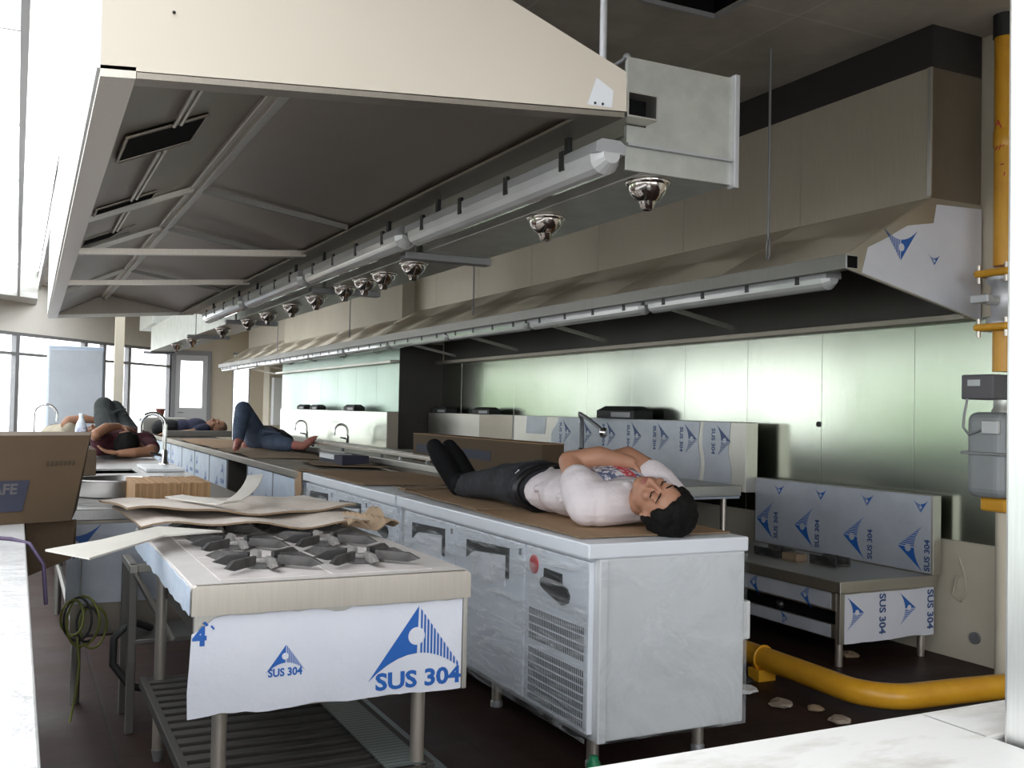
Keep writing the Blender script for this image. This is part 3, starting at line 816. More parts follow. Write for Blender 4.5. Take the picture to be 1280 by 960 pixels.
# ================================================================== SIX-BURNER STOVE IN FRONT
SX0, SX1, SY0, SY1 = .39, 1.118, 2.495, 3.74
st = thing('gas_range', 'six-burner gas range in the foreground with printed film on its end', 'stove', (.75, 3.1, 0))
def rounded(x0, x1, z0, z1, r, n=5, low=False):
    pts = []
    for cx, cz, a0 in ((x1 - r, z1 - r, 0), (x0 + r, z1 - r, PI / 2)):
        pts += [(cx + r * math.cos(a0 + PI / 2 * i / n), cz + r * math.sin(a0 + PI / 2 * i / n)) for i in range(n + 1)]
    return pts + [(x0, z0), (x1, z0)]
mb = MB().prism([(a, SY0 - .012, b) for a, b in rounded(SX0, SX1, .731, .803, .014)], (0, .02, 0))
part('front_apron', mb, 'steel', st)
mb = MB().box(SX0, SX1, SY0 + .006, SY1, .782, .803, .004)
part('top_plate', mb, 'top_dust', st)
mb = MB().box(SX0 + .075, SX1 - .09, SY0 + .045, SY1 - .05, .8032, .8052, .0008)
for i in range(1, 3): mb.box(SX0 + .08, SX1 - .095, SY0 + .05 + i * .385, SY0 + .054 + i * .385, .805, .8072)
mb.box((SX0 + SX1) / 2 - .006, (SX0 + SX1) / 2 - .002, SY0 + .05, SY1 - .055, .805, .8072)
part('burner_tray', mb, 'tray', st, 'dusty grey burner tray')
mb = MB().box(SX1 - .018, SX1, SY0, SY1, .731, .79, .003)
part('side_apron', mb, 'steel_soft', st)
mb = MB().box(SX0, SX0 + .018, SY0, SY1, .731, .79, .003)
part('side_apron', mb, 'steel_soft', st)
ol = []
n = 26
tp = [(SX0 - .002, SY0 + .02 + (SY1 - SY0 - .03) * i / n, .797 + random.uniform(-.004, .003)) for i in range(n + 1)]
bt = [(SX0 - .002, SY0 + .02 + (SY1 - SY0 - .03) * i / n, .728 + random.uniform(-.005, .005)) for i in range(n, -1, -1)]
part('side_film', MB().prism(tp + bt, (.002, 0, 0)), 'film_blue', st, 'torn pale blue film strip')
part('end_panel', MB().box(SX0 + .008, SX1 - .012, SY0 + .004, SY0 + .02, .487, .731, .002), 'steel_soft', st)
tp = [(SX1 - .018 - (SX1 - SX0 - .02) * i / 30, .7275 + (random.uniform(-.004, 0) if i not in (14, 15) else -.010)) for i in range(31)]
tp = tp[:-3] + [(SX0 + .055, .722), (SX0 + .03, .70), (SX0 + .003, .686)]
bt = [(SX0 - .001, .60), (SX0 - .004, .55), (SX0 - .002, .484)] + [(SX0 + .02 + (SX1 - SX0 - .04) * i / 24, .487 + random.uniform(-.002, .003) + .003 * math.sin(i * .8)) for i in range(25)]
fl = [(a, SY0 - .0005, b) for a, b in tp + bt]
part('end_film', MB().prism(fl, (0, .002, 0)), 'film', st, 'white bluish protective film')
mb = MB()
yf = SY0 - .0015
pmark(st, ['ink', 'film'], (.974, yf, .716), (1, 0, 0), UZ, .188, 14, nrm=NX, cut=.62)
pmark(st, ['ink', 'film'], (.622, yf, .644), (1, 0, 0), UZ, .068, 13, nrm=NX)
h = .042; w = textw('SUS 304', h); kx = (1.098 - .857) / w
ptext(st, 'ink', 'SUS 304', (.857, yf, .505), (kx, 0, 0), (-.012, 0, 1), h)
h = .019; kx = .086 / textw('SUS 304', h)
ptext(st, 'ink', 'SUS 304', (.578, yf, .567), (kx, 0, 0), UZ, h)
ptext(st, 'ink', '4', (.397, yf, .660), (1.0, 0, 0), UZ, .042)
mb = MB().prism([(.418, yf, .712), (.428, yf, .703), (.432, yf, .708), (.424, yf, .716)], (0, .0005, 0)); mb.prism([(.436, yf, .703), (.444, yf, .694), (.447, yf, .697), (.44, yf, .706)], (0, .0005, 0))
part('print_remnant', mb, 'ink', st)
part('side_panel', MB().box(SX0 + .10, SX0 + .107, SY0 + .02, SY1 - .02, .56, .735), 'steel_shade', st)
part('side_panel', MB().box(SX1 - .022, SX1 - .015, SY0 + .02, SY1 - .02, .487, .735), 'steel_inner', st)
part('edge_strip', MB().box(SX1 - .016, SX1 - .002, SY0 - .001, SY0 + .03, .484, .731, .002), 'steel_soft', st)
for x in (.475, 1.0):
    for y in (SY0 + .06, SY1 - .07):
        lg = part('leg', MB().cyl((x, y, .03), (x, y, .75), .019, .019, 16), 'steel', st)
        part('foot', MB().cyl((x, y, 0), (x, y, .04), .014, .022, 14), 'frame', lg)
sh = MB()
for x in (.425, 1.03): sh.box(x - .012, x + .012, SY0 + .03, SY1 - .03, .25, .285, .003)
part('shelf_edge', MB().box(.905, 1.018, SY0 + .04, SY1 - .04, .283, .288, .001), 'galv_dark2', st, 'lighter ribbed edge plate')
for y in (SY0 + .03, SY1 - .055): sh.box(.437, 1.018, y, y + .025, .25, .28, .003)
shp = part('shelf', sh, 'galv_dark', st)
nsl = 15
for i in range(nsl):
    y = SY0 + .09 + i * (SY1 - SY0 - .2) / (nsl - 1)
    part('slat', MB().box(.437, 1.018, y, y + .04, .268, .282, .003), 'galv_dark', shp)
# burners
def grate(x, y, lab):
    o = thing('burner_grate', lab, 'grate', (x, y, .807), 'cast iron grates on the range')
    mb = MB().lathe((x, y, .807), [(.055, 0), (.052, .014), (.044, .014), (.044, 0)], 20)
    part('ring', mb, 'iron', o)
    for k in range(8):
        a = k * PI / 4 + .02
        d = Vector((math.cos(a), math.sin(a), 0)); t = Vector((-d.y, d.x, 0)); c = Vector((x, y, .807))
        rl = .17 if k % 4 == 0 else (.185 if k % 2 else .125)
        rl = .132 if k % 2 == 0 else .176
        prof = [(.046, .008), (.046, .032), (rl - .03, .032), (rl + .004, .016), (rl - .03, .006)]
        p = [c + d * r + t * .0055 + Vector((0, 0, hh)) for r, hh in prof]
        part('arm', MB().prism(p, -t * .011), 'iron_dust' if k in (6, 2) else 'iron', o)
    mb = MB().lathe((x, y, .807), [(.034, 0), (.034, .010), (.028, .016), (.01, .018)], 18)
    part('burner_head', mb, 'iron_dust', o)
    return o
gx = (.612, .885); gy = (2.725, 3.09, 3.47)
g0 = grate(gx[0], gy[0], 'cast iron grate at the near left corner of the gas range')
labs = {(1, 0): 'cast iron grate at the near right corner of the gas range', (0, 1): 'cast iron grate in the middle row of the range, paper strip side',
        (1, 1): 'cast iron grate in the middle row of the range, on the fridge side', (0, 2): 'cast iron grate mostly under the boards, on the side of the paper strip',
        (1, 2): 'cast iron grate mostly under the boards, on the fridge side'}
for (i, j), lab in labs.items():
    dup(g0, (gx[i] - gx[0], gy[j] - gy[0], 0), lab)
# boards dumped on the range
solo('cardboard_sheet', MB().sheet([(.36, 3.30), (1.14, 3.26), (1.10, 3.98), (.33, 3.98)], .843, .006,
     lambda u, v: .010 * math.sin(u * 7 + v * 2) * (1 - v) + .008 * (1 - v) * math.sin(u * 17) + .006, 0, 1, 22), ['card_dust', 'card_edge'],
     'lower dusty board lying across the back of the gas range', 'board', 'boards on the gas range')
solo('cardboard_sheet', MB().sheet([(.33, 3.42), (1.12, 3.52), (1.06, 4.02), (.29, 4.06)], .868, .007,
     lambda u, v: .014 * math.sin(u * 6.2 + 1.) * (1 - v) + .016 * (1 - u) * (1 - v) + .004 * math.sin(u * 21 + v * 5), 0, 1, 22), ['card_dust', 'card_edge'],
     'upper dusty wavy board on the gas range, under the bent strip', 'board', 'boards on the gas range')
solo('crumpled_card', MB().sheet([(1.00, 3.22), (1.16, 3.17), (1.17, 3.45), (1.02, 3.42)], .845, .005,
     lambda u, v: .018 * math.sin(u * 9 + v * 6) + .02 * v * u, 0, 1, 12), ['card_old', 'card_edge'], 'crumpled torn brown card at the board edge beside the fridge', 'card')
# white strip reaching off the range towards the left table
mb = MB()
A = [(.58, 3.16, .846), (.40, 3.08, .848), (.17, 2.62, .858), (.075, 2.70, .872), (.22, 2.93, .862), (.41, 3.30, .850)]
mb.prism(A, (0, 0, .005))
solo('paper_strip', mb, 'paper_dust', 'long pale board strip sticking out from the gas range towards the white table', 'board strip')
mb = MB()
pth = []
for i in range(15):
    t = i / 14
    x = .50 + .30 * t; y = 3.86 - .40 * math.sin(t * 2.2) + .62 * max(0, t - .45)
    z = .897 + .070 * max(0, t - .42) ** 1.2 * 2. - .004
    pth.append((x, y, z))
wv = Vector((.065, .02, .004))
vs = []
for p in pth: vs += [Vector(p), Vector(p) + wv, Vector(p) + wv + Vector((0, 0, .004)), Vector(p) + Vector((0, 0, .004))]
fs = [[0, 1, 2, 3], [len(vs) - 1, len(vs) - 2, len(vs) - 3, len(vs) - 4]]
for i in range(14):
    a = i * 4; b = a + 4
    fs += [[a + k, a + (k + 1) % 4, b + (k + 1) % 4, b + k] for k in range(4)]
mb.add(vs, fs)
solo('bent_strip', mb, 'paper_dust', 'narrow bent strip curling upwards on the dusty boards', 'strip')

# ================================================================== UNDER-COUNTER FRIDGES
def fridge(y0, y1, seams, lab, grp, near):
    o = thing('fridge_counter', lab, 'fridge', (2.05, (y0 + y1) / 2, 0), grp)
    part('worktop', MB().box(1.715, 2.385, y0, y1, .748, .80, .006), 'fridge', o)
    part('body', MB().box(1.756, 2.378, y0 + .012, y1 - .004, .135, .748, .006), 'fridge_grey' if near else 'fridge', o)
    p0, p1 = seams[0]
    cp = part('compressor_panel', MB().box(1.735, 1.756, p0 + .006, p1 - .006, .16, .735, .003), 'fridge', o)
    ym = p0 + (p1 - p0) * .86
    part('badge', MB().lathe((1.735, p0 + (p1 - p0) * .84, .672), [(.035, 0), (.035, .003), (.03, .004)], 24, (-1, 0, 0)), 'red', cp, 'red oval badge')
    yc = p0 + (p1 - p0) * .52
    pts = [(yc + .065, .672), (yc - .06, .668), (yc - .062, .632), (yc - .10, .622), (yc - .118, .60), (yc - .11, .575), (yc - .07, .560), (yc + .06, .592), (yc + .09, .604), (yc + .095, .63), (yc + .066, .64)]
    part('thermostat', MB().prism([(1.727, a, b) for a, b in pts], (.010, 0, 0)), 'black', cp)
    for zb in ((.395, .515), (.175, .37)):
        nrow = 4 if zb[0] > .3 else 7
        dz = (zb[1] - zb[0]) / nrow
        for r in range(nrow):
            part('louvre', MB().box(1.7335, 1.736, p0 + .035, p1 - .045, zb[0] + r * dz + .003, zb[0] + (r + 1) * dz - .003), 'slots', cp)
    for (a, b) in seams[1:]:
        d = part('door', MB().box(1.735, 1.756, a + .006, b - .006, .16, .735, .004), 'fridge', o)
        W = min(.40, (b - a) * .66); yc = a + (b - a) * .5; yl = yc + W / 2; yr = yc - W / 2
        pts = [(yl, .690), (yr, .703), (yr, .582), (yr + .022, .582), (yr + .022, .672), (yl - W * .2, .652), (yl - W * .1, .64), (yl, .615)]
        part('handle', MB().prism([(1.729, p, q) for p, q in pts], (.007, 0, 0)), 'black', d, 'black recessed handle')
        part('handle_plate', MB().prism([(1.731, yl - W * .1, .635), (1.731, yl - W * .22, .648), (1.731, yr + .03, .668), (1.731, yr + .03, .55), (1.731, yl - W * .12, .55)], (.005, 0, 0)), 'paper', d)
        part('lock', MB().box(1.730, 1.736, a + .03, a + .045, .69, .715, .001), 'frame', d)
    for x in (1.84, 2.29):
        for y in (y0 + .16, (y0 + y1) / 2, y1 - .12):
            lg = part('leg', MB().cyl((x, y, .0), (x, y, .14), .022, .022, 14), 'steel', o)
            part('foot_ring', MB().lathe((x, y, 0), [(.026, 0), (.026, .02), (.022, .026)], 14), 'frame', lg)
    return o
f1 = fridge(2.862, 4.735, [(2.885, 3.362), (3.362, 4.028), (4.028, 4.66)], 'wrapped undercounter fridge nearest the camera, with the man in white on top', 'wrapped undercounter fridges', True)
f2 = fridge(4.765, 6.555, [(4.785, 5.225), (5.225, 5.893), (5.893, 6.54)], 'wrapped undercounter fridge beyond the one carrying the man in white', 'wrapped undercounter fridges', False)
part('wrap', MB().box(1.7135, 1.7145, 2.87, 4.72, .142, .742), 'wrap', f1, 'clear stretch wrap')
part('wrap', MB().box(1.7135, 1.7145, 4.78, 6.54, .142, .742), 'wrap', f2, 'clear stretch wrap')
part('wrap', MB().box(1.76, 2.372, 2.852, 2.853, .138, .742), 'wrap_side', f1, 'crumpled clear wrap on the end')
tp = [(1.80 + .56 * i / 16, 2.856, .145) for i in range(17)]
part('corner_post', MB().box(1.757, 1.79, 2.858, 2.88, .137, .747, .003), 'fridge_grey', f1)
part('junction_box', MB().box(2.385, 2.43, 2.90, 2.96, .42, .56, .006), 'white_plastic', f1, 'white plastic box on the rear corner')
# ---- film-covered cabinets further along, under one worktop
solo('worktop', MB().box(1.705, 2.40, 6.575, 14.6, .748, .80, .005), 'steel_inner', 'long steel worktop carrying the sleepers beyond the fridges', 'worktop')
def cabinet(y0, y1, lab, open_=False):
    o = thing('base_cabinet', lab, 'cabinet', (2.05, (y0 + y1) / 2, 0), 'film-covered cabinets under the long worktop')
    if open_:
        mb = MB().box(1.74, 2.36, y0, y0 + .03, .14, .748).box(1.74, 2.36, y1 - .03, y1, .14, .748).box(1.74, 2.36, y0, y1, .14, .16).box(2.34, 2.36, y0, y1, .14, .748)
        part('carcass', mb, 'steel_shade', o); part('shelf', MB().box(1.75, 2.34, y0 + .03, y1 - .03, .42, .44, .003), 'steel_soft', o)
    else:
        part('carcass', MB().box(1.757, 2.36, y0 + .004, y1 - .004, .14, .748), 'steel_soft', o)
        m = (y0 + y1) / 2
        for i, (a, b) in enumerate(((y0, m), (m, y1))):
            d = part('door', MB().box(1.735, 1.757, a + .012, b - .012, .16, .735, .004), 'film_blue', o)
            for k in range(3):
                yy = a + (b - a) * (.22 + .3 * k); zz = .70 - .13 * ((k + i) % 3)
                pmark(d, ['ink', 'film_blue'], (1.7335, yy, zz), (0, -1, 0), UZ, .13, 8, nrm=(-1, 0, 0))
                ptext(d, 'ink', 'SUS 304', (1.7335, yy + .08, zz - .19), (0, -1, 0), UZ, .036)
            part('edge_trim', MB().box(1.731, 1.757, b - .012, b + .0, .16, .74, .001), 'frame', d)
    for x in (1.82, 2.28):
        for y in (y0 + .1, y1 - .1):
            part('leg', MB().cyl((x, y, 0), (x, y, .145), .02, .02, 12), 'steel', o)
    return o
cabinet(6.58, 8.41, 'film-covered cabinet directly beyond the wrapped fridges')
cabinet(8.43, 9.30, 'open steel cabinet with an inner shelf between film-covered cabinets', True)
cabinet(9.32, 11.13, 'film-covered cabinet just beyond the open-fronted one')
cabinet(11.15, 12.96, 'film-covered cabinet second beyond the open-fronted one')
cabinet(12.98, 14.59, 'farthest film-covered cabinet of the long row')
# ---- bench row behind
bb = thing('work_bench', 'dark steel bench row with raised rails right behind the fridge row', 'bench', (2.8, 8.5, 0))
part('top', MB().box(2.47, 3.12, 4.75, 12.6, .815, .86, .004), 'steel_soft', bb)
part('rail', MB().box(2.47, 2.50, 6.2, 9.2, .89, .915, .003), 'steel', bb)
part('rail', MB().box(2.60, 2.64, 6.2, 9.2, .885, .91, .003), 'steel_soft', bb)
for y in (6.25, 7.2, 8.2, 9.15):
    part('rail_post', MB().box(2.475, 2.495, y, y + .03, .86, .892), 'frame', bb)
part('front_panel', MB().box(2.485, 2.50, 4.77, 12.58, .25, .815), 'steel_inner', bb)
for x in (2.56, 3.04):
    for y in (4.9, 7., 9., 11., 12.5):
        part('leg', MB().cyl((x, y, 0), (x, y, .82), .02, .02, 12), 'steel', bb)
for y, n in ((5.55, 'small white bolt sticking up behind the fridge row, nearer one'), (6.6, 'small white bolt sticking up behind the fridge row, farther one')):
    b = thing('standing_bolt', n, 'bolt', (2.43, y, .86))
    part('shaft', MB().cyl((2.52, y + .3, .86), (2.52, y + .3, .915), .007, .007, 10), 'white_plastic', b)
    part('collar', MB().lathe((2.52, y + .3, .86), [(.014, 0), (.014, .01), (.008, .013)], 12), 'white_plastic', b)
# long carton on the bench
lc = thing('long_carton', 'long flat brown carton standing on edge behind the sleeping man', 'carton', (2.66, 5.75, .86))
part('body', MB().box(2.60, 2.74, 4.86, 6.85, .86, 1.055, .004), 'card_dark', lc)
part('flap_line', MB().box(2.598, 2.742, 4.855, 6.853, 1.053, 1.058, .001), 'card', lc)
part('printed_panel', MB().box(2.5985, 2.6, 5.52, 5.95, .925, .985), 'box_print', lc, 'navy printed label area')
part('printed_panel', MB().box(2.5985, 2.6, 6.3, 6.78, .925, .985), 'box_print', lc, 'navy printed label area')
db = thing('dark_box', 'dark blue box with a white strip by the bare feet', 'box', (2.33, 7.4, .80))
part('body', MB().box(2.16, 2.37, 7.15, 7.75, .806, .875, .006), 'box_print', db)
part('white_sticker', MB().box(2.155, 2.30, 7.35, 7.74, .8755, .878).box(2.155, 2.159, 7.35, 7.74, .84, .877), 'paper', db)

# ================================================================== CARDBOARD UNDER THE SLEEPERS
def card(lab, outline, z=.8015, m='card', am=.004, th=.005):
    ph = random.uniform(0, 6)
    solo('cardboard_sheet', MB().sheet(outline, z, th, lambda u, v: am * (.5 + .5 * math.sin(u * 6 + ph)) * (.4 + .6 * v) + am * .5 * (1 + math.sin(v * 9 + ph)), 0, 1, 16), [m, 'card_edge'], lab, 'cardboard', 'flattened cardboard on the worktops')
card('large cardboard sheet under the man in the white shirt', [(1.75, 2.98), (2.37, 2.95), (2.37, 4.0), (1.77, 4.05)])
card('cardboard sheet under the black-trousered legs', [(1.765, 3.88), (2.36, 3.82), (2.37, 5.02), (1.80, 4.95)], .8075)
card('narrow cardboard piece beside the black shoes', [(1.80, 4.84), (2.05, 4.84), (2.06, 5.02), (1.80, 5.02)], .818, 'card_old')
card('cardboard sheet on the farther wrapped fridge', [(1.74, 5.35), (2.36, 5.25), (2.37, 6.35), (1.73, 6.75)], .8015, 'card')
card('torn cardboard heap on the worktop in front of the jeans', [(1.95, 7.0), (2.36, 6.7), (2.38, 7.6), (2.0, 7.75)], .8015, 'card_old', .012)
card('crumpled cardboard right under the blue jeans', [(1.76, 8.3), (2.3, 8.0), (2.36, 9.6), (1.74, 9.8)], .8015, 'card_old', .014)
card('cardboard on the worktop between the jeans and the bald man', [(1.74, 10.0), (2.36, 10.0), (2.36, 12.3), (1.74, 12.3)], .8015, 'card', .01)
solo('torn_flap', MB().prism([(1.707, 6.56, .80), (1.709, 6.72, .80), (1.709, 6.73, .70), (1.708, 6.70, .62), (1.707, 6.58, .62), (1.706, 6.53, .68)], (-.003, 0, 0)), 'card', 'torn brown flap hanging over the worktop edge at the fridge corner', 'cardboard')

# ================================================================== LOW STOVE BY THE WALL
ls = thing('low_stove', 'low soup stove in printed film standing by the right wall', 'stove', (4., 4.4, 0))
part('top', MB().box(3.655, 4.33, 3.70, 5.09, .365, .425, .005), 'steel_soft', ls)
part('end_panel', MB().box(3.67, 4.325, 3.715, 3.73, .115, .366, .002), 'steel_soft', ls)
fl = [(3.70, .358)] + [(3.70 + .62 * i / 10, .360 + random.uniform(-.004, .002)) for i in range(1, 11)] + [(4.322, .115)] + [(4.32 - .62 * i / 10, .118 + random.uniform(-.006, .004)) for i in range(1, 11)]
part('end_film', MB().prism([(a, 3.7135, b) for a, b in fl], (0, .0015, 0)), 'film', ls, 'printed protective film')
for ax, az in ((3.83, .262), (4.19, .262)):
    pmark(ls, ['ink', 'film'], (ax, 3.7125, az), (0, 0, -1), (1, 0, 0), .115, 12, nrm=NX)
for ax in (3.935, 4.275):
    ptext(ls, 'ink_dark', 'SUS 304', (ax, 3.7125, .350), (0, 0, -1), (1, 0, 0), .042)
bk = part('backsplash', MB().box(4.285, 4.345, 3.69, 5.09, .425, .838, .004), 'steel_soft', ls)
part('backsplash_film', MB().box(4.2835, 4.2855, 3.705, 5.08, .432, .834), 'film_grey', bk, 'printed bluish film')
for yy, zz in ((4.95, .60), (4.60, .595), (4.20, .585), (3.80, .575)):
    pmark(bk, ['ink', 'film_grey'], (4.282, yy + .12, zz - .02), (0, 0, 1), (0, 1, 0), .165, 12, nrm=(-1, 0, 0))
for yy in (4.86, 4.50, 4.14, 3.77):
    pmark(bk, ['ink', 'film_grey'], (4.282, yy, .742), (0, 1, 0), (0, 0, -1), .068, 8, nrm=(-1, 0, 0))
for yy, zz in ((4.86, .515), (4.50, .505), (4.09, .495), (3.70, .485)):
    ptext(bk, 'ink_dark', 'SUS 304', (4.282, yy + .01, zz - .045), (0, 0, 1), (0, 1, 0), .034)
part('front_panel', MB().box(3.675, 3.69, 3.75, 5.07, .27, .365, .002), 'steel_soft', ls)
part('front_film', MB().box(3.6735, 3.675, 3.78, 5.04, .28, .36), 'film_grey', ls)
part('front_panel', MB().box(3.685, 3.70, 3.75, 5.07, .13, .2, .002), 'steel_soft', ls)
part('front_film', MB().box(3.6835, 3.685, 3.79, 5.03, .135, .197), 'film_grey', ls)
for yy in (4.0, 4.4, 4.8):
    pmark(ls, ['ink', 'film_grey'], (3.6728, yy, .32), (0, 0, 1), (0, 1, 0), .09, 9, nrm=(-1, 0, 0), cut=.4)
    pmark(ls, ['ink', 'film_grey'], (3.6828, yy + .1, .165), (0, 0, -1), (0, -1, 0), .06, 8, nrm=(-1, 0, 0), cut=.45)
part('inner_box', MB().box(3.75, 4.3, 3.8, 5.0, .16, .36), 'void', ls)
for yy in (4.15, 4.55, 4.9):
    part('knob', MB().lathe((3.684, yy, .235), [(.022, 0), (.022, .02), (.012, .022), (.010, .03)], 14, (-1, 0, 0)), 'black', ls)
for x in (3.70, 4.27):
    for y in (3.75, 5.03):
        part('leg', MB().cyl((x, y, 0), (x, y, .37), .019, .019, 14), 'steel', ls)
def ironblock(x, y, w, d, lab):
    o = thing('burner_iron', lab, 'iron block', (x, y, .425), 'loose irons on the low stove')
    mb = MB()
    mb.box(x - w, x + w, y - d, y + d, .425, .437, .003); mb.box(x - w, x - w + .012, y - d, y + d, .437, .470, .002); mb.box(x + w - .012, x + w, y - d, y + d, .437, .470, .002)
    part('frame', mb, 'iron', o)
    part('crossbar', MB().box(x - w, x + w, y - .008, y + .008, .452, .472, .002), 'iron', o)
ironblock(3.98, 4.55, .06, .11, 'black burner iron on the low stove nearer its far end')
ironblock(4.05, 4.18, .055, .10, 'black burner iron on the low stove nearer its film-covered end')
solo('wood_block', MB().box(3.92, 4.0, 4.30, 4.42, .425, .465, .004), 'card_old', 'small brown block between the irons on the low stove', 'block')

# ================================================================== WOK RANGE ALONG THE WALL
wk = thing('wok_range', 'long wok range against the wall with film-covered backsplash', 'stove', (3.9, 7.8, 0))
part('worktop', MB().box(3.42, 4.2, 5.12, 10.44, .715, .785, .005), 'steel_soft', wk)
b2 = part('backsplash', MB().box(4.2, 4.30, 5.085, 10.6, .74, 1.19, .004), 'steel_soft', wk)
fp = [(5.24, .742), (5.22, .86), (5.26, 1.0), (5.235, 1.186), (5.52, 1.184), (5.54, 1.05), (5.50, .90), (5.53, .742)]
part('backsplash_film', MB().prism([(4.1975, a, b) for a, b in fp], (.0025, 0, 0)), 'film_grey', b2, 'printed bluish film, nearer piece')
fp = [(5.575, .742), (5.55, .90), (5.585, 1.05), (5.56, 1.186), (7.55, 1.186), (7.60, 1.12), (7.68, 1.06), (7.69, .742)]
part('backsplash_film', MB().prism([(4.1975, a, b) for a, b in fp], (.0025, 0, 0)), 'film_grey', b2, 'printed bluish film, longer piece')
fp = [(7.78, 1.184), (8.15, 1.186), (8.17, 1.03), (7.80, 1.03)]
part('backsplash_film', MB().prism([(4.1975, a, b) for a, b in fp], (.0025, 0, 0)), 'film_grey', b2)
for yy, zz in ((7.02, 1.06), (6.66, 1.06), (6.30, 1.06), (5.95, 1.06), (5.62, 1.06), (5.26, 1.06), (7.36, 1.06)):
    pmark(b2, ['ink_dark', 'film_grey'], (4.196, yy - .03, zz), (0, 0, -1), (0, -1, 0), .15, 12, nrm=(-1, 0, 0), cut=.6)
    ptext(b2, 'ink_dark', 'SUS 304', (4.196, yy + .17, zz + .085), (0, 0, -1), (0, -1, 0), .036)
part('panel_seam', MB().box(4.198, 4.2, 8.42, 8.44, .745, 1.188), 'frame', b2)
part('brown_panel', MB().box(4.1975, 4.2, 8.45, 9.2, .75, 1.186), 'steel_inner', b2)
ap = part('front_panel', MB().box(3.44, 3.46, 5.14, 10.42, .38, .715), 'steel_inner', wk)
part('front_film', MB().box(3.4385, 3.44, 5.16, 7.6, .48, .71), 'film_grey', ap)
for yy in (5.4, 5.95, 6.5): pmark(ap, ['ink', 'film_grey'], (3.437, yy, .60), (0, 0, 1), (0, 1, 0), .13, 10, nrm=(-1, 0, 0))
part('end_film', MB().box(3.44, 4.19, 5.126, 5.128, .70, .78), 'film_grey', wk)
pmark(wk, ['ink', 'film_grey'], (3.62, 5.125, .775), (1, 0, 0), UZ, .075, 10, nrm=NX)
for x in (3.5, 4.12):
    for y in (5.2, 7., 8.8, 10.35):
        part('leg', MB().cyl((x, y, 0), (x, y, .72), .02, .02, 12), 'steel', wk)
def faucet_swing(x, y, z):
    o = thing('swing_faucet', 'dark swing faucet reaching over the film-covered backsplash', 'faucet', (x, y, z))
    part('spout', MB().tube([(4.12, 7.02, .80), (4.12, 7.02, 1.10), (4.10, 6.99, 1.17), (4.04, 6.92, 1.21), (3.985, 6.83, 1.222), (3.965, 6.70, 1.195), (3.95, 6.50, 1.13), (3.947, 6.42, 1.10)], [.02, .02, .016, .016, .015, .015, .015, .013], 10), 'frame', o)
    part('tap', MB().lathe((4.12, 7.02, .79), [(.035, 0), (.035, .02), (.024, .03), (.024, .1), (.03, .11), (.03, .15), (.02, .155)], 16), 'steel_shiny', o)
    part('nozzle_head', MB().lathe((3.947, 6.41, 1.12), [(.02, 0), (.032, -.02), (.032, -.06), (.02, -.07)], 14), 'steel_shiny', o)
faucet_swing(4.12, 7.02, .785)
def cap_(x, y, z, sc, lab):
    o = thing('flue_cap', lab, 'flue cap', (x, y, z), 'dark flue caps on the backsplashes')
    w, l, h = .085 * sc, .27 * sc, .095 * sc
    base = [(x - w, y - l, z), (x + w, y - l, z), (x + w, y + l, z), (x - w, y + l, z)]
    mid = [(p[0], p[1], z + h * .62) for p in base]
    top = [(x - w * .55, y - l * .75, z + h), (x + w * .55, y - l * .75, z + h), (x + w * .55, y + l * .75, z + h), (x - w * .55, y + l * .75, z + h)]
    mb = MB(); F = [[0, 1, 2, 3], [8, 9, 10, 11]]
    for a in (0, 4):
        F += [[a + i, a + (i + 1) % 4, a + 4 + (i + 1) % 4, a + 4 + i] for i in range(4)]
    mb.add(base + mid + top, F)
    part('hood', mb, 'rubber', o)
    part('mouth', MB().box(x - w - .003, x - w + .002, y - l * .8, y + l * .2, z + .01, z + h * .5), 'frame', o, 'grey outlet face')
    return o
cap_(4.25, 6.60, 1.191, 1., 'largest dark flue cap, right above the printed backsplash film')
cap_(4.25, 9.15, 1.191, .75, 'dark flue cap nearest the clad column on the long wok range')
cap_(4.25, 10.25, 1.191, .75, 'dark flue cap against the clad column end of the wok range')
# far sink range, in front of the clad column
fr_ = thing('sink_range', 'far sink range with shiny backsplash before the clad column', 'sink bench', (3.4, 13, 0))
part('worktop', MB().box(3.16, 3.68, 10.5, 15.5, .745, .80, .005), 'steel', fr_)
part('backsplash', MB().box(3.68, 3.78, 10.48, 15.5, .745, 1.19, .004), 'steel_wall', fr_)
part('end_cheek', MB().box(3.66, 3.79, 10.46, 10.48, .745, 1.195, .002), 'steel_inner', fr_)
part('front_panel', MB().box(3.18, 3.20, 10.52, 15.48, .25, .745), 'steel_inner', fr_)
for x in (3.22, 3.6):
    for y in (10.6, 12.9, 15.4): part('leg', MB().cyl((x, y, 0), (x, y, .75), .02, .02, 12), 'steel', fr_)
cap_(3.73, 11.9, 1.191, .8, 'dark flue cap nearest on the far shiny backsplash')
cap_(3.73, 13.55, 1.191, .72, 'dark flue cap in the middle of the far shiny backsplash')
cap_(3.73, 14.25, 1.191, .72, 'farthest dark flue cap on the far shiny backsplash')
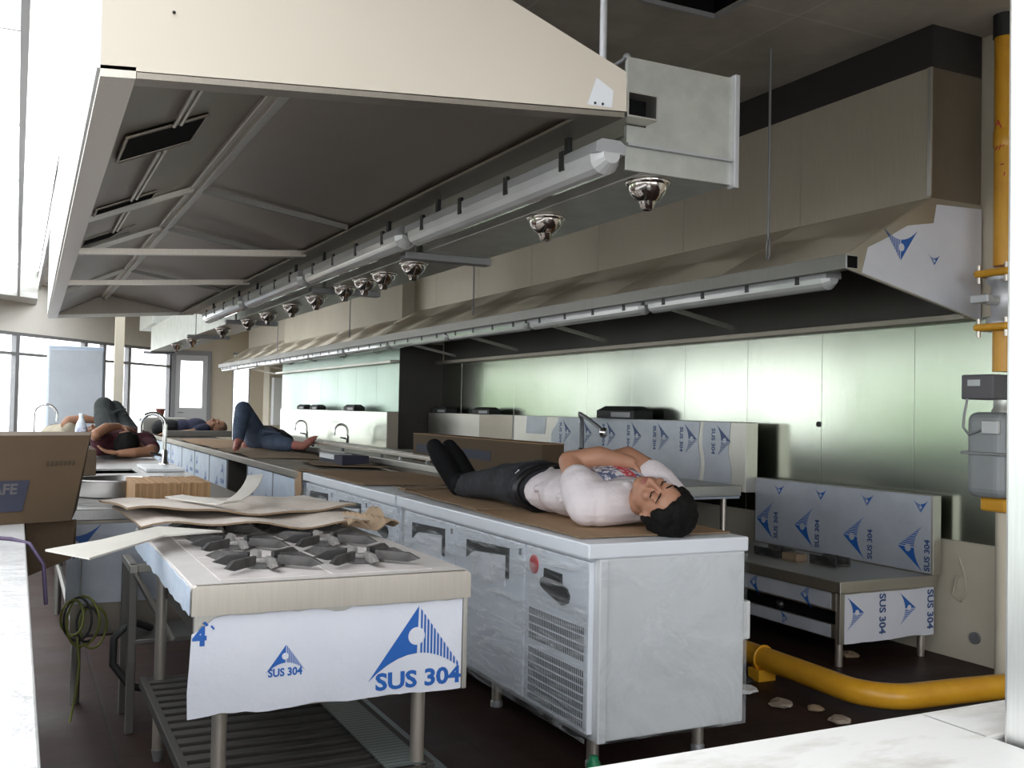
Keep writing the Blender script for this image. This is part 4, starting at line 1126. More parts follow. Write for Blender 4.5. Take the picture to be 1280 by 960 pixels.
def goose(x, y, z, h, reach, lab, r=.014, dirv=(-1, 0)):
    o = thing('gooseneck_faucet', lab, 'faucet', (x, y, z))
    p = [(x, y, z), (x, y, z + h - reach / 2)]
    for i in range(1, 10):
        a = PI * i / 9
        p.append((x + dirv[0] * (reach / 2) * (1 - math.cos(a)), y + dirv[1] * (reach / 2) * (1 - math.cos(a)), z + h - reach / 2 + reach / 2 * math.sin(a)))
    q = Vector(p[-1]); p.append((q.x, q.y, q.z - .05))
    part('spout', MB().tube(p, r, 12), 'steel_shiny', o)
    part('base', MB().lathe((x, y, z), [(r * 2.2, 0), (r * 2.2, .012), (r * 1.5, .02), (r * 1.5, .09), (r * 1.1, .1)], 16), 'steel_shiny', o)
    part('lever', MB().cyl((x, y, z + .06), (x + .0 - abs(dirv[0]) * .0 - .09, y, z + .075), .012, .008, 10), 'black', o)
    return o
goose(3.52, 11.45, .80, .23, .16, 'small gooseneck faucet on the far sink range, nearer one')
goose(3.52, 13.3, .80, .24, .16, 'small gooseneck faucet on the far sink range, farther one')

# ================================================================== SINK BENCH ON THE LEFT
sb = thing('sink_bench', 'long stainless sink bench left of the range', 'sink bench', (.58, 7.2, 0))
mb = MB()
bx0, bx1 = .20, 1.0
for a in ((bx0, bx1, 4.42, 5.45), (bx0, bx1, 6.35, 6.62), (bx0, bx1, 7.05, 10.6), (bx0, .28, 5.45, 6.35), (.80, bx1, 5.45, 6.35), (bx0, .38, 6.62, 7.05), (.70, bx1, 6.62, 7.05)):
    mb.box(a[0], a[1], a[2], a[3], .755, .80, .003)
part('worktop', mb, 'steel_bench', sb)
mb = MB().box(.28, .80, 5.45, 6.35, .55, .56).box(.27, .28, 5.45, 6.35, .55, .79).box(.80, .81, 5.45, 6.35, .55, .79).box(.28, .80, 5.44, 5.45, .55, .79).box(.28, .80, 6.35, 6.36, .55, .79)
part('basin', mb, 'steel_shiny', sb)
mb = MB().box(.38, .70, 6.62, 7.05, .60, .61).box(.37, .38, 6.62, 7.05, .6, .79).box(.70, .71, 6.62, 7.05, .6, .79).box(.38, .70, 6.61, 6.62, .6, .79).box(.38, .70, 7.05, 7.06, .6, .79)
part('basin', mb, 'steel_shiny', sb)
part('front_film', MB().box(bx0, bx1, 4.412, 4.418, .42, .742, .001), 'film_grey', sb, 'bluish film on the end')
pmark(sb, ['ink', 'film_grey'], (.225, 4.4105, .60), (-1, 0, 0), (0, 0, -1), .142, 12, nrm=NX, cut=.02)
part('end_panel', MB().box(bx0 + .02, bx1 - .02, 4.43, 4.45, .3, .755), 'steel_inner', sb)
part('side_panel', MB().box(bx1 - .03, bx1 - .015, 4.45, 10.55, .3, .755), 'steel_soft', sb)
for x in (bx0 + .05, bx1 - .05):
    for y in (4.5, 6.4, 8.4, 10.5):
        part('leg', MB().cyl((x, y, 0), (x, y, .76), .02, .02, 12), 'steel_lip', sb)
part('stretcher', MB().cyl((bx0 + .05, 4.5, .28), (bx1 - .05, 4.5, .28), .014, .014, 10).cyl((bx0 + .05, 4.5, .28), (bx0 + .05, 10.5, .28), .014, .014, 10).cyl((bx1 - .05, 4.5, .28), (bx1 - .05, 10.5, .28), .014, .014, 10), 'steel_lip', sb)
goose(.915, 7.16, .822, .345, .16, 'tall chrome gooseneck faucet on the sink bench beside the maroon shirt', .015)
# white block under the faucet
solo('soap_tray', MB().box(.75, .985, 6.70, 7.25, .80, .822, .006), 'white_plastic', 'white tray at the foot of the tall chrome faucet', 'tray')
# round steel drum
dm = thing('round_basin', 'round stainless basin behind the brown box on the sink bench', 'basin', (.43, 5.05, .80))
part('body', MB().lathe((.43, 5.05, .801), [(.155, 0), (.175, .004), (.18, .07), (.186, .075), (.186, .082), (.176, .08), (.17, .01), (.01, .008)], 32), 'steel_bench', dm)
# bundle of flattened boxes standing on edge
for i in range(22):
    x = .462 + i * .0141
    o = solo('folded_carton', MB().box(x, x + .0138, 4.5 + random.uniform(-.003, .003), 4.9, .8005, .897 + random.uniform(-.002, .002), .001), 'card_bright' if i % 2 else 'card_bright2',
             ('folded brown carton at the basin end of the upright bundle' if i == 0 else 'folded brown carton at the fridge end of the upright bundle' if i == 21 else 'folded brown carton inside the upright bundle on the sink bench'), 'carton', 'upright bundle of folded cartons' )
# wrapped upright cabinet by the windows
uc = thing('upright_cabinet', 'tall pale wrapped cabinet standing before the bright windows', 'cabinet', (.56, 12, 0))
part('body', MB().box(.30, .86, 11.9, 12.5, .1, 1.84, .012), 'film_blue', uc)
part('door', MB().box(.31, .85, 11.885, 11.9, .95, 1.80, .006), 'film_white2', uc); part('door', MB().box(.31, .85, 11.885, 11.9, .13, .93, .006), 'film_white2', uc)
part('handle', MB().box(.83, .845, 11.86, 11.885, 1.0, 1.25, .003), 'black', uc)
for x in (.36, .8):
    for y in (11.95, 12.42): part('leg', MB().cyl((x, y, 0), (x, y, .11), .02, .02, 12), 'steel', uc)
wb = thing('distribution_box', 'narrow white box on the cream pillar at the far end', 'box', (4.36, 19.4, 1.05))
part('body', MB().box(4.46, 4.66, 19.38, 19.595, .85, 1.78, .01), 'white_plastic', wb)
part('pipe', MB().tube([(4.72, 19.55, .9), (4.72, 19.55, 2.3), (4.80, 19.55, 2.4)], .02, 8), 'frame_light', wb)
# far kitchen bench by the windows with faucet
fb = thing('wash_bench', 'low wash bench by the windows behind the brown box', 'bench', (.1, 9.6, 0))
part('top', MB().box(-.6, .15, 8.6, 11.4, .80, .84, .004), 'steel', fb)
for x in (-.55, .1):
    for y in (8.7, 11.3): part('leg', MB().cyl((x, y, 0), (x, y, .81), .02, .02, 12), 'steel', fb)
part('side_panel', MB().box(-.59, .14, 8.62, 8.64, .3, .8), 'steel_inner', fb)
goose(.135, 9.05, .84, .37, .17, 'slim gooseneck faucet above the brown box, before the windows', .010, (1, 0))

# ================================================================== WHITE TABLE AND BOX ON THE LEFT
wt = thing('work_table', 'white film-covered table along the left edge of the picture', 'table', (-.35, 2.5, 0))
part('top', MB().box(-.75, .040, .3, 4.5, .755, .80, .004), 'tablefilm', wt)
part('side_panel', MB().box(.015, .03, .32, 4.48, .12, .755, .002), 'film_white2', wt)
for x in (-.7, -.02):
    for y in (.4, 2.4, 4.4): part('leg', MB().cyl((x, y, 0), (x, y, .76), .02, .02, 12), 'steel', wt)
bxo = thing('cardboard_box', 'large brown cardboard box on the end of the white table', 'box', (-.1, 4.1, .80))
P8 = [(-.52, 3.78, .801), (.195, 4.02, .801), (.235, 4.45, .801), (-.48, 4.30, .801)]
T8 = [(-.56, 3.74, 1.115), (.25, 4.012, 1.115), (.285, 4.48, 1.115), (-.50, 4.33, 1.115)]
part('body', MB().add(P8 + T8, [[3, 2, 1, 0], [4, 5, 6, 7], [0, 1, 5, 4], [1, 2, 6, 5], [2, 3, 7, 6], [3, 0, 4, 7]]), 'card_dark', bxo)
fx = Vector((P8[1][0] - P8[0][0], P8[1][1] - P8[0][1], 0)).normalized(); fn = Vector((fx.y, -fx.x, 0))
fo = Vector(P8[0]); fup = (Vector(T8[0]) - Vector(P8[0])); fup = Vector((fup.x * .5, fup.y, fup.z)).normalized()
fL = (Vector(P8[1]) - Vector(P8[0])).length
def onf(u, z, k=.004):
    a = Vector(P8[0]).lerp(Vector(P8[1]), u / fL); b_ = Vector(T8[0]).lerp(Vector(T8[1]), u / fL)
    return a.lerp(b_, z / .314) + fn * k
fup = (Vector(T8[0]).lerp(Vector(T8[1]), .7) - Vector(P8[0]).lerp(Vector(P8[1]), .7)).normalized()
part('printed_panel', MB().poly([onf(.27, .045), onf(.575, .045), onf(.585, .155), (onf(.27, .155))]), 'box_print', bxo, 'dark blue printed panel')
mb = MB(); write(mb, 'AFE', onf(.468, .108, .0065), fx, fup, .036)
part('lettering', mb, 'box_text_light', bxo)
mb = MB()
for i in range(7): mb.poly([onf(.63 + i * .014, .205), onf(.638 + i * .014, .205), onf(.638 + i * .014, .222), onf(.63 + i * .014, .222)])
part('printed_code', mb, 'box_text', bxo, 'faint printed characters')
fl_ = thing('box_flap', 'dark brown cardboard piece hanging below the brown box', 'cardboard', (.13, 4.05, .6))
part('sheet', MB().prism([(.045, 4.02, .80), (.215, 4.06, .80), (.215, 4.08, .70), (.20, 4.07, .655), (.045, 4.02, .60)], (-.004, .012, 0)), 'card_dark', fl_)
cb = thing('purple_cable', 'thin purple cable lying over the edge of the white table', 'cable', (.02, 3.5, .80))
part('cord', MB().tube([(-.20, 3.55, .806), (-.1, 3.60, .806), (0, 3.5, .806), (.05, 3.42, .80), (.09, 3.38, .74), (.10, 3.36, .62)], .006, 8), 'cable_p', cb)
# bottle
def bottle(x, y, z):
    o = thing('water_bottle', 'clear water bottle with blue label beside the maroon-shirted sleeper', 'bottle', (x, y, z))
    part('body', MB().lathe((x, y, z), [(.028, 0), (.033, .006), (.033, .06), (.031, .065), (.033, .07), (.033, .125), (.028, .15), (.014, .18), (.013, .195)], 20), 'water', o)
    part('label', MB().lathe((x, y, z), [(.0335, .05), (.0345, .051), (.0345, .125), (.0335, .126)], 20), 'label_blue', o)
    part('cap', MB().lathe((x, y, z + .193), [(.015, 0), (.015, .016), (.013, .018)], 16), 'white_plastic', o)
bottle(.36, 6.62, .955)
solo('small_carton', MB().box(.26, .44, 6.45, 6.8, .80, .955, .004), 'card_dark', 'small brown carton carrying the water bottle behind the big box', 'carton')
cu = thing('red_cup', 'red-brown cup standing on the low grey cupboard at the far end', 'cup', (1.86, 15.1, 1.03))
part('cup', MB().lathe((1.86, 15.1, 1.03), [(.042, 0), (.062, .122), (.065, .125), (.058, .125), (.038, .01)], 20), 'cup', cu)
part('rim', MB().lathe((1.86, 15.1, 1.03), [(.062, .118), (.067, .12), (.067, .128), (.060, .128)], 20), 'cup', cu)
# ================================================================== LEFT, UNDER THE BENCH
lo = thing('cable_coil', 'tangle of yellow-green cable hanging under the sink bench', 'cable', (.25, 4.3, .3))
random.seed(11)
for k in range(5):
    c = (.22 + .02 * k, 4.25 + .01 * k, .40 - .012 * k); r = .055 + .012 * (k % 3)
    pts = [(c[0] + r * math.sin(t * PI / 9) * .75, c[1] + .02 * math.sin(t * .7 + k), c[2] + r * 1.25 * math.cos(t * PI / 9)) for t in range(18)]
    part('loop', MB().tube(pts, .005, 6, closed=True), 'cable_y' if k % 2 == 0 else 'rubber', lo)
part('tail', MB().tube([(.24, 4.25, .32), (.25, 4.24, .22), (.24, 4.24, .1), (.22, 4.2, .01)], .005, 6), 'cable_y', lo)
part('hook', MB().tube([(.25, 4.29, .47), (.25, 4.30, .6), (.25, 4.44, .62)], .004, 6), 'frame', lo)
ho = thing('black_hose', 'black rubber hose looped beside the range shelf', 'hose', (.4, 4.2, 0))
part('tube', MB().tube([(.50, 4.15, .36), (.42, 4.1, .40), (.36, 4.1, .34), (.36, 4.1, .24), (.42, 4.08, .16), (.5, 4.05, .14), (.52, 4.0, .02)], .015, 10), 'rubber', ho)
fs_ = thing('steel_stand', 'dark steel stand under and behind the gas range', 'stand', (.55, 4.0, 0))
part('frame', MB().box(.40, .98, 4.0, 4.03, .60, .63, .003).box(.40, .43, 3.99, 4.3, .60, .63, .003).box(.95, .98, 3.99, 4.3, .60, .63, .003), 'steel_soft', fs_)
part('shelf', MB().box(.42, .96, 4.0, 4.3, .33, .35, .003), 'steel_lip', fs_)
for x in (.415, .965): part('leg', MB().box(x - .015, x + .015, 4.0, 4.03, 0, .62, .003).box(x - .015, x + .015, 4.27, 4.3, 0, .62, .003), 'steel_lip', fs_)
part('brace', MB().tube([(.42, 4.0, .60), (.56, 4.0, .34)], .012, 8), 'steel_soft', fs_)
solo('floor_grating', MB().box(1.14, 1.36, 2.4, 7.5, .001, .012, .002), 'galv_dark2', 'dark ribbed drain grating on the floor between range and fridges', 'grating')
gb = thing('green_cap', 'small green plastic cap on the floor by the fridge foot', 'cap', (1.84, 3.02, 0))
part('cap', MB().lathe((1.795, 2.94, .0), [(.02, 0), (.024, .004), (.024, .045), (.018, .055), (.014, .07), (.006, .072)], 16), 'green', gb)
part('tube', MB().cyl((1.80, 2.95, .012), (1.95, 2.86, .012), .008, .008, 8), 'white_plastic', gb)

# ================================================================== GAS PIPING
gr = thing('gas_riser', 'yellow gas riser pipe with flanged valve against the right wall', 'pipe', (4.24, 3.25, .8))
GX, GY = 4.24, 3.255
part('pipe', MB().cyl((GX, GY, 1.98), (GX, GY, 3.1), .046, .046, 24), 'yellow', gr)
part('socket', MB().lathe((GX, GY, 2.55), [(.046, 0), (.05, .01), (.05, .08), (.046, .09)], 24), 'yellow', gr)
part('ceiling_collar', MB().cyl((GX, GY, 3.09), (GX, GY, 3.2), .053, .053, 24), 'rubber', gr, 'black sleeve at the ceiling')
for z in (1.925, 1.665):
    f = part('flange', MB().box(GX - .095, GX + .095, GY - .095, GY + .095, z, z + .035, .012), 'yellow', gr)
    for dx in (-.075, .075):
        for dy in (-.075, .075):
            part('bolt', MB().cyl((GX + dx, GY + dy, z - .03), (GX + dx, GY + dy, z + .06), .010, .010, 8), 'steel', f)
part('valve', MB().lathe((GX, GY, 1.70), [(.075, 0), (.075, .02), (.05, .04), (.058, .11), (.05, .18), (.075, .20), (.075, .225)], 24).cyl((GX, GY, 1.81), (GX - .13, GY, 1.81), .028, .024, 14).box(GX - .17, GX - .13, GY - .05, GY + .05, 1.79, 1.83, .006), 'frame_light', gr)
part('pipe', MB().cyl((GX, GY, 1.47), (GX, GY, 1.665), .046, .046, 24), 'yellow', gr)
mb = MB()
random.seed(3)
for i, z in enumerate((2.66, 2.60, 2.54, 2.48, 2.42)):
    for k in range(3 if i < 3 else 1):
        a = random.uniform(2.9, 3.9); b = a + random.uniform(-.4, .4)
        z0 = z + random.uniform(-.02, .02); z1 = z + random.uniform(-.03, .03)
        mb.tube([(GX + .0465 * math.cos(a), GY + .0465 * math.sin(a), z0), (GX + .0468 * math.cos((a + b) / 2), GY + .0468 * math.sin((a + b) / 2), (z0 + z1) / 2), (GX + .0465 * math.cos(b), GY + .0465 * math.sin(b), z1)], .003, 5)
part('red_marking', mb, 'red', gr, 'red brushed characters')
gm = thing('gas_meter', 'grey gas meter with dark display box below the yellow riser', 'meter', (4.22, 3.3, .8))
part('display_box', MB().box(4.13, 4.33, 3.22, 3.40, 1.335, 1.455, .008), 'meter_dark', gm)
part('screen', MB().box(4.127, 4.131, 3.29, 3.36, 1.40, 1.43), 'frame_light', gm, 'pale display window')
part('union', MB().lathe((4.25, 3.26, 1.255), [(.05, 0), (.05, .03), (.042, .04), (.042, .08)], 20), 'galv', gm)
mb = MB()
pr = [(.10, .87), (.135, .90), (.14, 1.0), (.14, 1.18), (.125, 1.24), (.09, 1.275)]
mb.box(4.125, 4.345, 3.17, 3.375, .865, 1.275, .045, seg=4)
part('case', mb, 'meter', gm)
part('seam_flange', MB().box(4.11, 4.355, 3.16, 3.385, 1.07, 1.085, .003), 'frame', gm)
part('lead', MB().tube([(4.128, 3.36, 1.34), (4.118, 3.37, 1.26), (4.112, 3.37, 1.2), (4.114, 3.34, 1.165), (4.12, 3.30, 1.18), (4.122, 3.26, 1.20)], .006, 8), 'frame', gm)
part('clip_box', MB().box(4.112, 4.13, 3.18, 3.27, 1.17, 1.235, .004), 'frame_light', gm)
part('elbow', MB().box(4.18, 4.33, 3.19, 3.33, .80, .865, .012), 'yellow', gm, 'yellow fitting under the meter')
part('drop_pipe', MB().cyl((4.26, 3.26, 0), (4.26, 3.26, .80), .035, .035, 18), 'cream_wall', gm, 'cream painted drop pipe')
gp = thing('floor_gas_pipe', 'thick yellow gas pipe bending along the floor by the low stove', 'pipe', (3.2, 4., 0))
pts = [(3.28, 5.6, .10), (3.20, 4.2, .10), (3.165, 3.35, .10)]
for i in range(9):
    a = PI / 2 * i / 8
    pts.append((3.155 + .20 * (1 - math.cos(a)) + .0 * i, 3.16 - .20 * math.sin(a), .10))
pts += [(3.55, 2.945, .10), (3.80, 2.92, .10)]
for i in range(1, 7):
    a = PI / 2 * i / 6
    pts.append((3.80 + .15 * math.sin(a), 2.92 - .15 * (1 - math.cos(a)), .10))
pts += [(3.95, 2.3, .10)]
part('pipe', MB().tube(pts, .052, 20), 'yellow', gp)
part('riser', MB().cyl((3.235, 4.32, .10), (3.235, 4.32, .42), .018, .018, 12), 'yellow', gp)
part('support', MB().box(3.12, 3.22, 3.66, 3.74, 0, .055, .003).tube([(3.178 + .056 * math.cos(t * PI / 8), 3.70, .10 + .056 * math.sin(t * PI / 8)) for t in range(16)], .006, 6, closed=True), 'yellow', gp)
random.seed(5)
for lab, x, y, w, m in (('pale lump of rubble on the floor beside the yellow pipe', 2.95, 3.32, .05, 'rubble'), ('reddish scrap on the floor in front of the yellow pipe', 3.05, 3.22, .035, 'card_old'),
                        ('flat white scrap on the floor near the fridge end', 2.95, 3.55, .05, 'white_plastic'), ('dark crumpled scrap on the floor by the yellow pipe', 3.05, 3.68, .045, 'rubber'),
                        ('brown lump under the low stove end', 3.88, 3.86, .05, 'card_old'), ('rubble lump lying at the pipe bend', 3.02, 3.05, .045, 'rubble')):
    mb = MB()
    bm = bmesh.new(); bmesh.ops.create_icosphere(bm, subdivisions=2, radius=1)
    vs = [(x + v.co.x * w * random.uniform(.8, 1.25), y + v.co.y * w * random.uniform(.8, 1.25), .0 + (v.co.z + 1) * w * .32 * random.uniform(.85, 1.2)) for v in bm.verts]
    bm.verts.index_update(); fs = [[v.index for v in f.verts] for f in bm.faces]; bm.free()
    mb.add(vs, fs); zmin = min(p.z for p in mb.v)
    for p in mb.v: p.z -= zmin
    solo('rubble_lump', mb, m, lab, 'rubble')
ex = thing('pale_cable', 'cream cable loop hanging from the wall beside the low stove', 'cable', (4.38, 3.62, .3))
part('cord', MB().tube([(4.395, 3.62, .52), (4.385, 3.58, .45), (4.382, 3.56, .36), (4.385, 3.60, .30), (4.385, 3.65, .33), (4.384, 3.63, .42), (4.38, 3.60, .44)], .004, 8), 'cream_wall', ex)

# ================================================================== PEOPLE
V3 = Vector
def frame_(u, n):
    u = V3(u).normalized(); n = V3(n); n = (n - u * n.dot(u)).normalized(); e = u.cross(n).normalized()
    return e, n, u
def head(mb, H, fr, k=1., ears=True):
    e, n, u = fr; H = V3(H)
    R = Matrix((e, n, u)).transposed()
    L = lambda a, b, c: H + (e * a + n * b + u * c) * k
    mb.ball(H + (n * -.012 + u * .018) * k, (.076 * k, .094 * k, .100 * k), R, 20, 14)      # skull
    mb.ball(L(0, .022, -.045), (.062 * k, .066 * k, .072 * k), R, 16, 12)                   # face
    mb.ball(L(0, .050, -.088), (.034 * k, .030 * k, .028 * k), R)                           # chin
    for s_ in (-1, 1):
        mb.ball(L(s_ * .042, .012, -.068), (.022 * k, .042 * k, .030 * k), R)               # jaw
        mb.ball(L(s_ * .034, .066, -.026), (.022 * k, .018 * k, .018 * k), R)               # cheek
        mb.ball(L(s_ * .031, .074, .006), (.016 * k, .011 * k, .010 * k), R)                # eyelid
        mb.ball(L(s_ * .030, .076, .026), (.024 * k, .012 * k, .009 * k), R)                # brow
        if ears: mb.ball(L(s_ * .077, -.008, -.012), (.010 * k, .020 * k, .031 * k), R)
    mb.limb([L(0, .084, .008), L(0, .096, -.016), L(0, .106, -.032)], [.008 * k, .010 * k, .013 * k], 10)   # nose
    for s_ in (-1, 1): mb.ball(L(s_ * .012, .094, -.034), .010 * k)
    mb.ball(L(0, .082, -.055), (.024 * k, .012 * k, .0075 * k), R); mb.ball(L(0, .080, -.067), (.021 * k, .012 * k, .008 * k), R)
    return R, L
def face_bits(parent, L, R, k=1.):
    mb = MB()
    for s_ in (-1, 1):
        mb.tube([L(s_ * .017, .0865, .001), L(s_ * .030, .0885, -.004), L(s_ * .045, .080, .001)], .0022 * k, 6)
    part('eyelashes', mb, 'hair', parent)
    mb = MB()
    for s_ in (-1, 1):
        mb.tube([L(s_ * .014, .089, .027), L(s_ * .030, .090, .034), L(s_ * .050, .074, .029)], [.0022 * k, .0036 * k, .0015 * k], 6)
    part('eyebrows', mb, 'hair', parent)
    mb = MB().ball(L(0, .088, -.056), (.021 * k, .0075 * k, .005 * k), R, 14, 8).ball(L(0, .086, -.065), (.018 * k, .008 * k, .0055 * k), R, 14, 8)
    part('lips', mb, 'lip', parent)
def hair_(parent, H, fr, k, mat='hair', vox=.006, thick=.018, front=.60, low=-.35, seedv=1):
    e, n, u = fr; H = V3(H); rnd = random.Random(seedv); mb = MB()
    c0 = H + (n * -.012 + u * .018) * k
    cnt = 0
    while cnt < 420:
        a = V3((rnd.gauss(0, 1), rnd.gauss(0, 1), rnd.gauss(0, 1))).normalized()
        s_, f, v = a.x, a.y, a.z
        if v < low and f > -.45 or v < -.72: continue
        if f > front and v < .62: continue
        if f > .15 and v < .12: continue
        p = c0 + (e * (s_ * .077) + n * (f * .095) + u * (v * .102)) * k
        mb.ball(p, thick * k * rnd.uniform(.75, 1.1), seg=8, rings=6); cnt += 1
    return melt('hair', mb, vox, mat, parent, 2)
def hand(mb, w, d, nrm, k=1., curl=.5, side=1):
    """palm, four unequal fingers, thumb; d = finger direction, nrm = back of hand, side = thumb side"""
    w = V3(w); d = V3(d).normalized(); nrm = V3(nrm); nrm = (nrm - d * nrm.dot(d)).normalized(); t = d.cross(nrm) * side
    R = Matrix((t, d, nrm)).transposed()
    mb.ball(w + d * .045 * k, (.040 * k, .052 * k, .016 * k), R, 14, 10)
    for i, ln in enumerate((.070, .080, .075, .058)):
        p = w + d * (.085 - .004 * abs(i - 1)) * k + t * (.030 - .020 * i) * k
        pts = [w + d * .045 * k + t * (.026 - .017 * i) * k, p]; dd = d.copy(); seg = ln * k / 3
        for j in range(3):
            ax = t * -1 * side
            dd = (dd * math.cos(curl * .7) - nrm * math.sin(curl * .7)).normalized()
            p = p + dd * seg * (1.15 - .15 * j); pts.append(p)
        mb.limb(pts, [.009 * k, .0095 * k, .0088 * k, .0082 * k, .0072 * k], 8)
    a = w + d * .02 * k + t * .028 * k; b = a + (d * .6 + t * .75 - nrm * .25).normalized() * .045 * k; c = b + (d * .9 + t * .25 - nrm * .4).normalized() * .032 * k
    mb.limb([a, b, c], [.013 * k, .0105 * k, .0085 * k], 8)

# ---- 1. man in the white shirt on the near fridge
A = thing('person', 'man in white T-shirt and black trousers asleep on his back on the near fridge', 'person', (2.06, 3.7, .81))
rgt = V3((.8957, -.4443, .02)); upc = V3((-.029, -.014, .9995)); cam = V3((-.4438, -.8958, -.0259))
uA = rgt * .62 - upc * .33 + cam * .62; nA = rgt * -.25 + upc * .70 + cam * .60
frA = frame_(uA, nA)
HA = V3((2.088, 2.985, .905))
mb = MB()
RA, LA = head(mb, HA, frA, 1.)
nk = V3((2.08, 3.15, .905))
mb.limb([HA + frA[2] * -.05 - frA[1] * .02, nk, (2.08, 3.24, .91)], [.050, .055, .07])
mb.ball((2.08, 3.36, .905), (.165, .17, .085)); mb.ball((2.055, 3.60, .895), (.14, .18, .078))
mb.limb([(1.915, 3.20, .885), (1.925, 3.30, .965), (1.935, 3.39, 1.035)], [.052, .050, .043])       # near upper arm
mb.limb([(1.935, 3.39, 1.035), (2.04, 3.34, 1.055), (2.15, 3.295, 1.035)], [.042, .044, .029])       # near forearm
hand(mb, (2.155, 3.295, 1.033), (.80, .15, -.45), (.3, -.4, .8), .95, .5, 1)
mb.limb([(2.26, 3.18, .915), (2.235, 3.28, 1.0), (2.19, 3.37, 1.055)], [.052, .049, .042])
mb.limb([(2.19, 3.37, 1.055), (2.10, 3.37, 1.035), (1.995, 3.36, 1.005)], [.041, .041, .029])
hand(mb, (1.99, 3.36, 1.0), (-.55, -.72, -.25), (.3, -.3, .9), 1., .45, -1)
for x in (1.965, 2.115):
    mb.limb([(x, 3.80, .90), (x, 4.14, .89), (x - .01, 4.44, .86)], [.07, .05, .035])
body = melt('body', mb, .0055, 'skin', A, 3)
face_bits(A, LA, RA)
hair_(A, HA, frA, 1.03, 'hair', .006, .019, .62)
mb = MB()
mb.ball((2.08, 3.33, .912), (.192, .165, .108)); mb.ball((2.062, 3.50, .90), (.182, .17, .098)); mb.ball((2.052, 3.66, .898), (.172, .085, .092))
mb.limb([(1.905, 3.20, .885), (1.912, 3.255, .935), (1.92, 3.295, .962)], [.078, .079, .070])
mb.limb([(2.262, 3.19, .905), (2.25, 3.24, .955), (2.24, 3.275, .985)], [.078, .074, .066])
mb.limb([(1.95, 3.19, .89), (2.21, 3.19, .905)], [.085, .085])
for i in range(9):
    a = PI * 2 * i / 9
    mb.ball((2.08 + .068 * math.cos(a), 3.145, .905 + .062 * math.sin(a)), .02)
# creases
rr = random.Random(4)
for i in range(16):
    y = rr.uniform(3.3, 3.7); x = rr.uniform(1.9, 2.0)
    z = .90 + rr.uniform(-.03, .05)
    mb.limb([(x - .02, y, z), (x + .07, y + rr.uniform(-.05, .05), z + .05)], [.012, .010], 6)
part_shirt = melt('shirt', mb, .0065, 'tee', A, 4)
# printed patch on the chest
mb = MB(); n = 14
def chest(x, y): return .912 + .110 * math.sqrt(max(.02, 1 - ((x - 2.08) / .194) ** 2 - ((y - 3.33) / .17) ** 2)) + .004
vs = []; fs = []
for j in range(n + 1):
    for i in range(n + 1):
        x = 1.985 + .20 * i / n; y = 3.205 + .17 * j / n
        vs.append((x, y, chest(x, y)))
for j in range(n):
    for i in range(n):
        q = j * (n + 1) + i; fs.append([q, q + 1, q + n + 2, q + n + 1])
mb.add(vs, fs, 0, True)
for f in range(len(mb.f)):
    i = f % n
    mb.m[f] = 1 if 6 <= i <= 9 else 0
part('shirt_print', mb, ['print', 'print_red'], A, 'blue and red chest print')
mb = MB()
mb.ball((2.05, 3.78, .902), (.178, .12, .102)); mb.ball((2.045, 3.86, .905), (.178, .10, .105))
mb.limb([(1.965, 3.84, .905), (1.965, 4.00, .91), (1.965, 4.15, .895), (1.962, 4.32, .875), (1.958, 4.45, .862)], [.092, .086, .070, .064, .058])
mb.limb([(2.13, 3.84, .91), (2.135, 4.0, .925), (2.115, 4.16, .92), (2.07, 4.32, .895), (2.045, 4.47, .868)], [.092, .086, .070, .064, .058])
for i in range(14):
    x = rr.choice((1.91, 1.94, 2.09)); y = rr.uniform(3.95, 4.42); z = .93 - (y - 3.95) * .09 + rr.uniform(-.03, .02)
    mb.limb([(x, y, z), (x + .09, y + rr.uniform(-.06, .06), z + .02)], [.012, .010], 6)
melt('trousers', mb, .0065, 'jeans_black', A, 3)
part('belt', MB().tube([(2.052 + .176 * math.cos(t * PI / 12), 3.735, .900 + .097 * math.sin(t * PI / 12)) for t in range(24)], .014, 8, closed=True), 'black', A)
part('pocket_label', MB().box(1.905, 1.93, 3.80, 3.83, .966, .972, .001, rot=(0, -.7, 0)), 'paper', A)
def shoe(parent, heel, toe, w=.042, mat='shoe'):
    h = V3(heel); t = V3(toe); d = (t - h)
    mb = MB().limb([h, h + d * .35, h + d * .7, t], [w * 1.02, w * 1.05, w * 1.08, w * .85])
    mb.limb([h + V3((0, -.02, .01)), h + V3((0, -.06, .02))], [w * 1.05, w * 1.1])
    melt('shoe', mb, .007, mat, parent, 3)
shoe(A, (1.945, 4.50, .856), (1.845, 4.57, 1.045), .047)
shoe(A, (2.035, 4.53, .862), (1.945, 4.62, 1.04), .047)

A.location.z += .008
# ---- 2. maroon shirt, on the sink bench
B = thing('person', 'person in maroon shirt asleep on the sink bench with grey knees raised', 'person', (.8, 8.8, .80))
BH = V3((.79, 8.47, .925)); frB = frame_((.15, -.9, .1), (.15, -.25, .95))
mb = MB(); RB, LB = head(mb, BH, frB, 1.)
mb.limb([BH + V3((-.01, .08, -.01)), (.78, 8.62, .91)], [.05, .06])
mb.limb([(.90, 8.62, .90), (.985, 8.42, .865), (.96, 8.36, .855)], [.052, .046, .043]); mb.limb([(.965, 8.36, .853), (.84, 8.31, .846), (.73, 8.30, .842)], [.043, .040, .028])
hand(mb, (.725, 8.30, .842), (-.95, -.05, .15), (.1, -.2, .95), 1.05, -.35, 1)
mb.limb([(.68, 8.7, .93), (.575, 8.5, .965), (.56, 8.36, .985)], [.05, .046, .043]); mb.limb([(.56, 8.36, .985), (.64, 8.45, 1.035), (.74, 8.56, 1.045)], [.042, .040, .028])
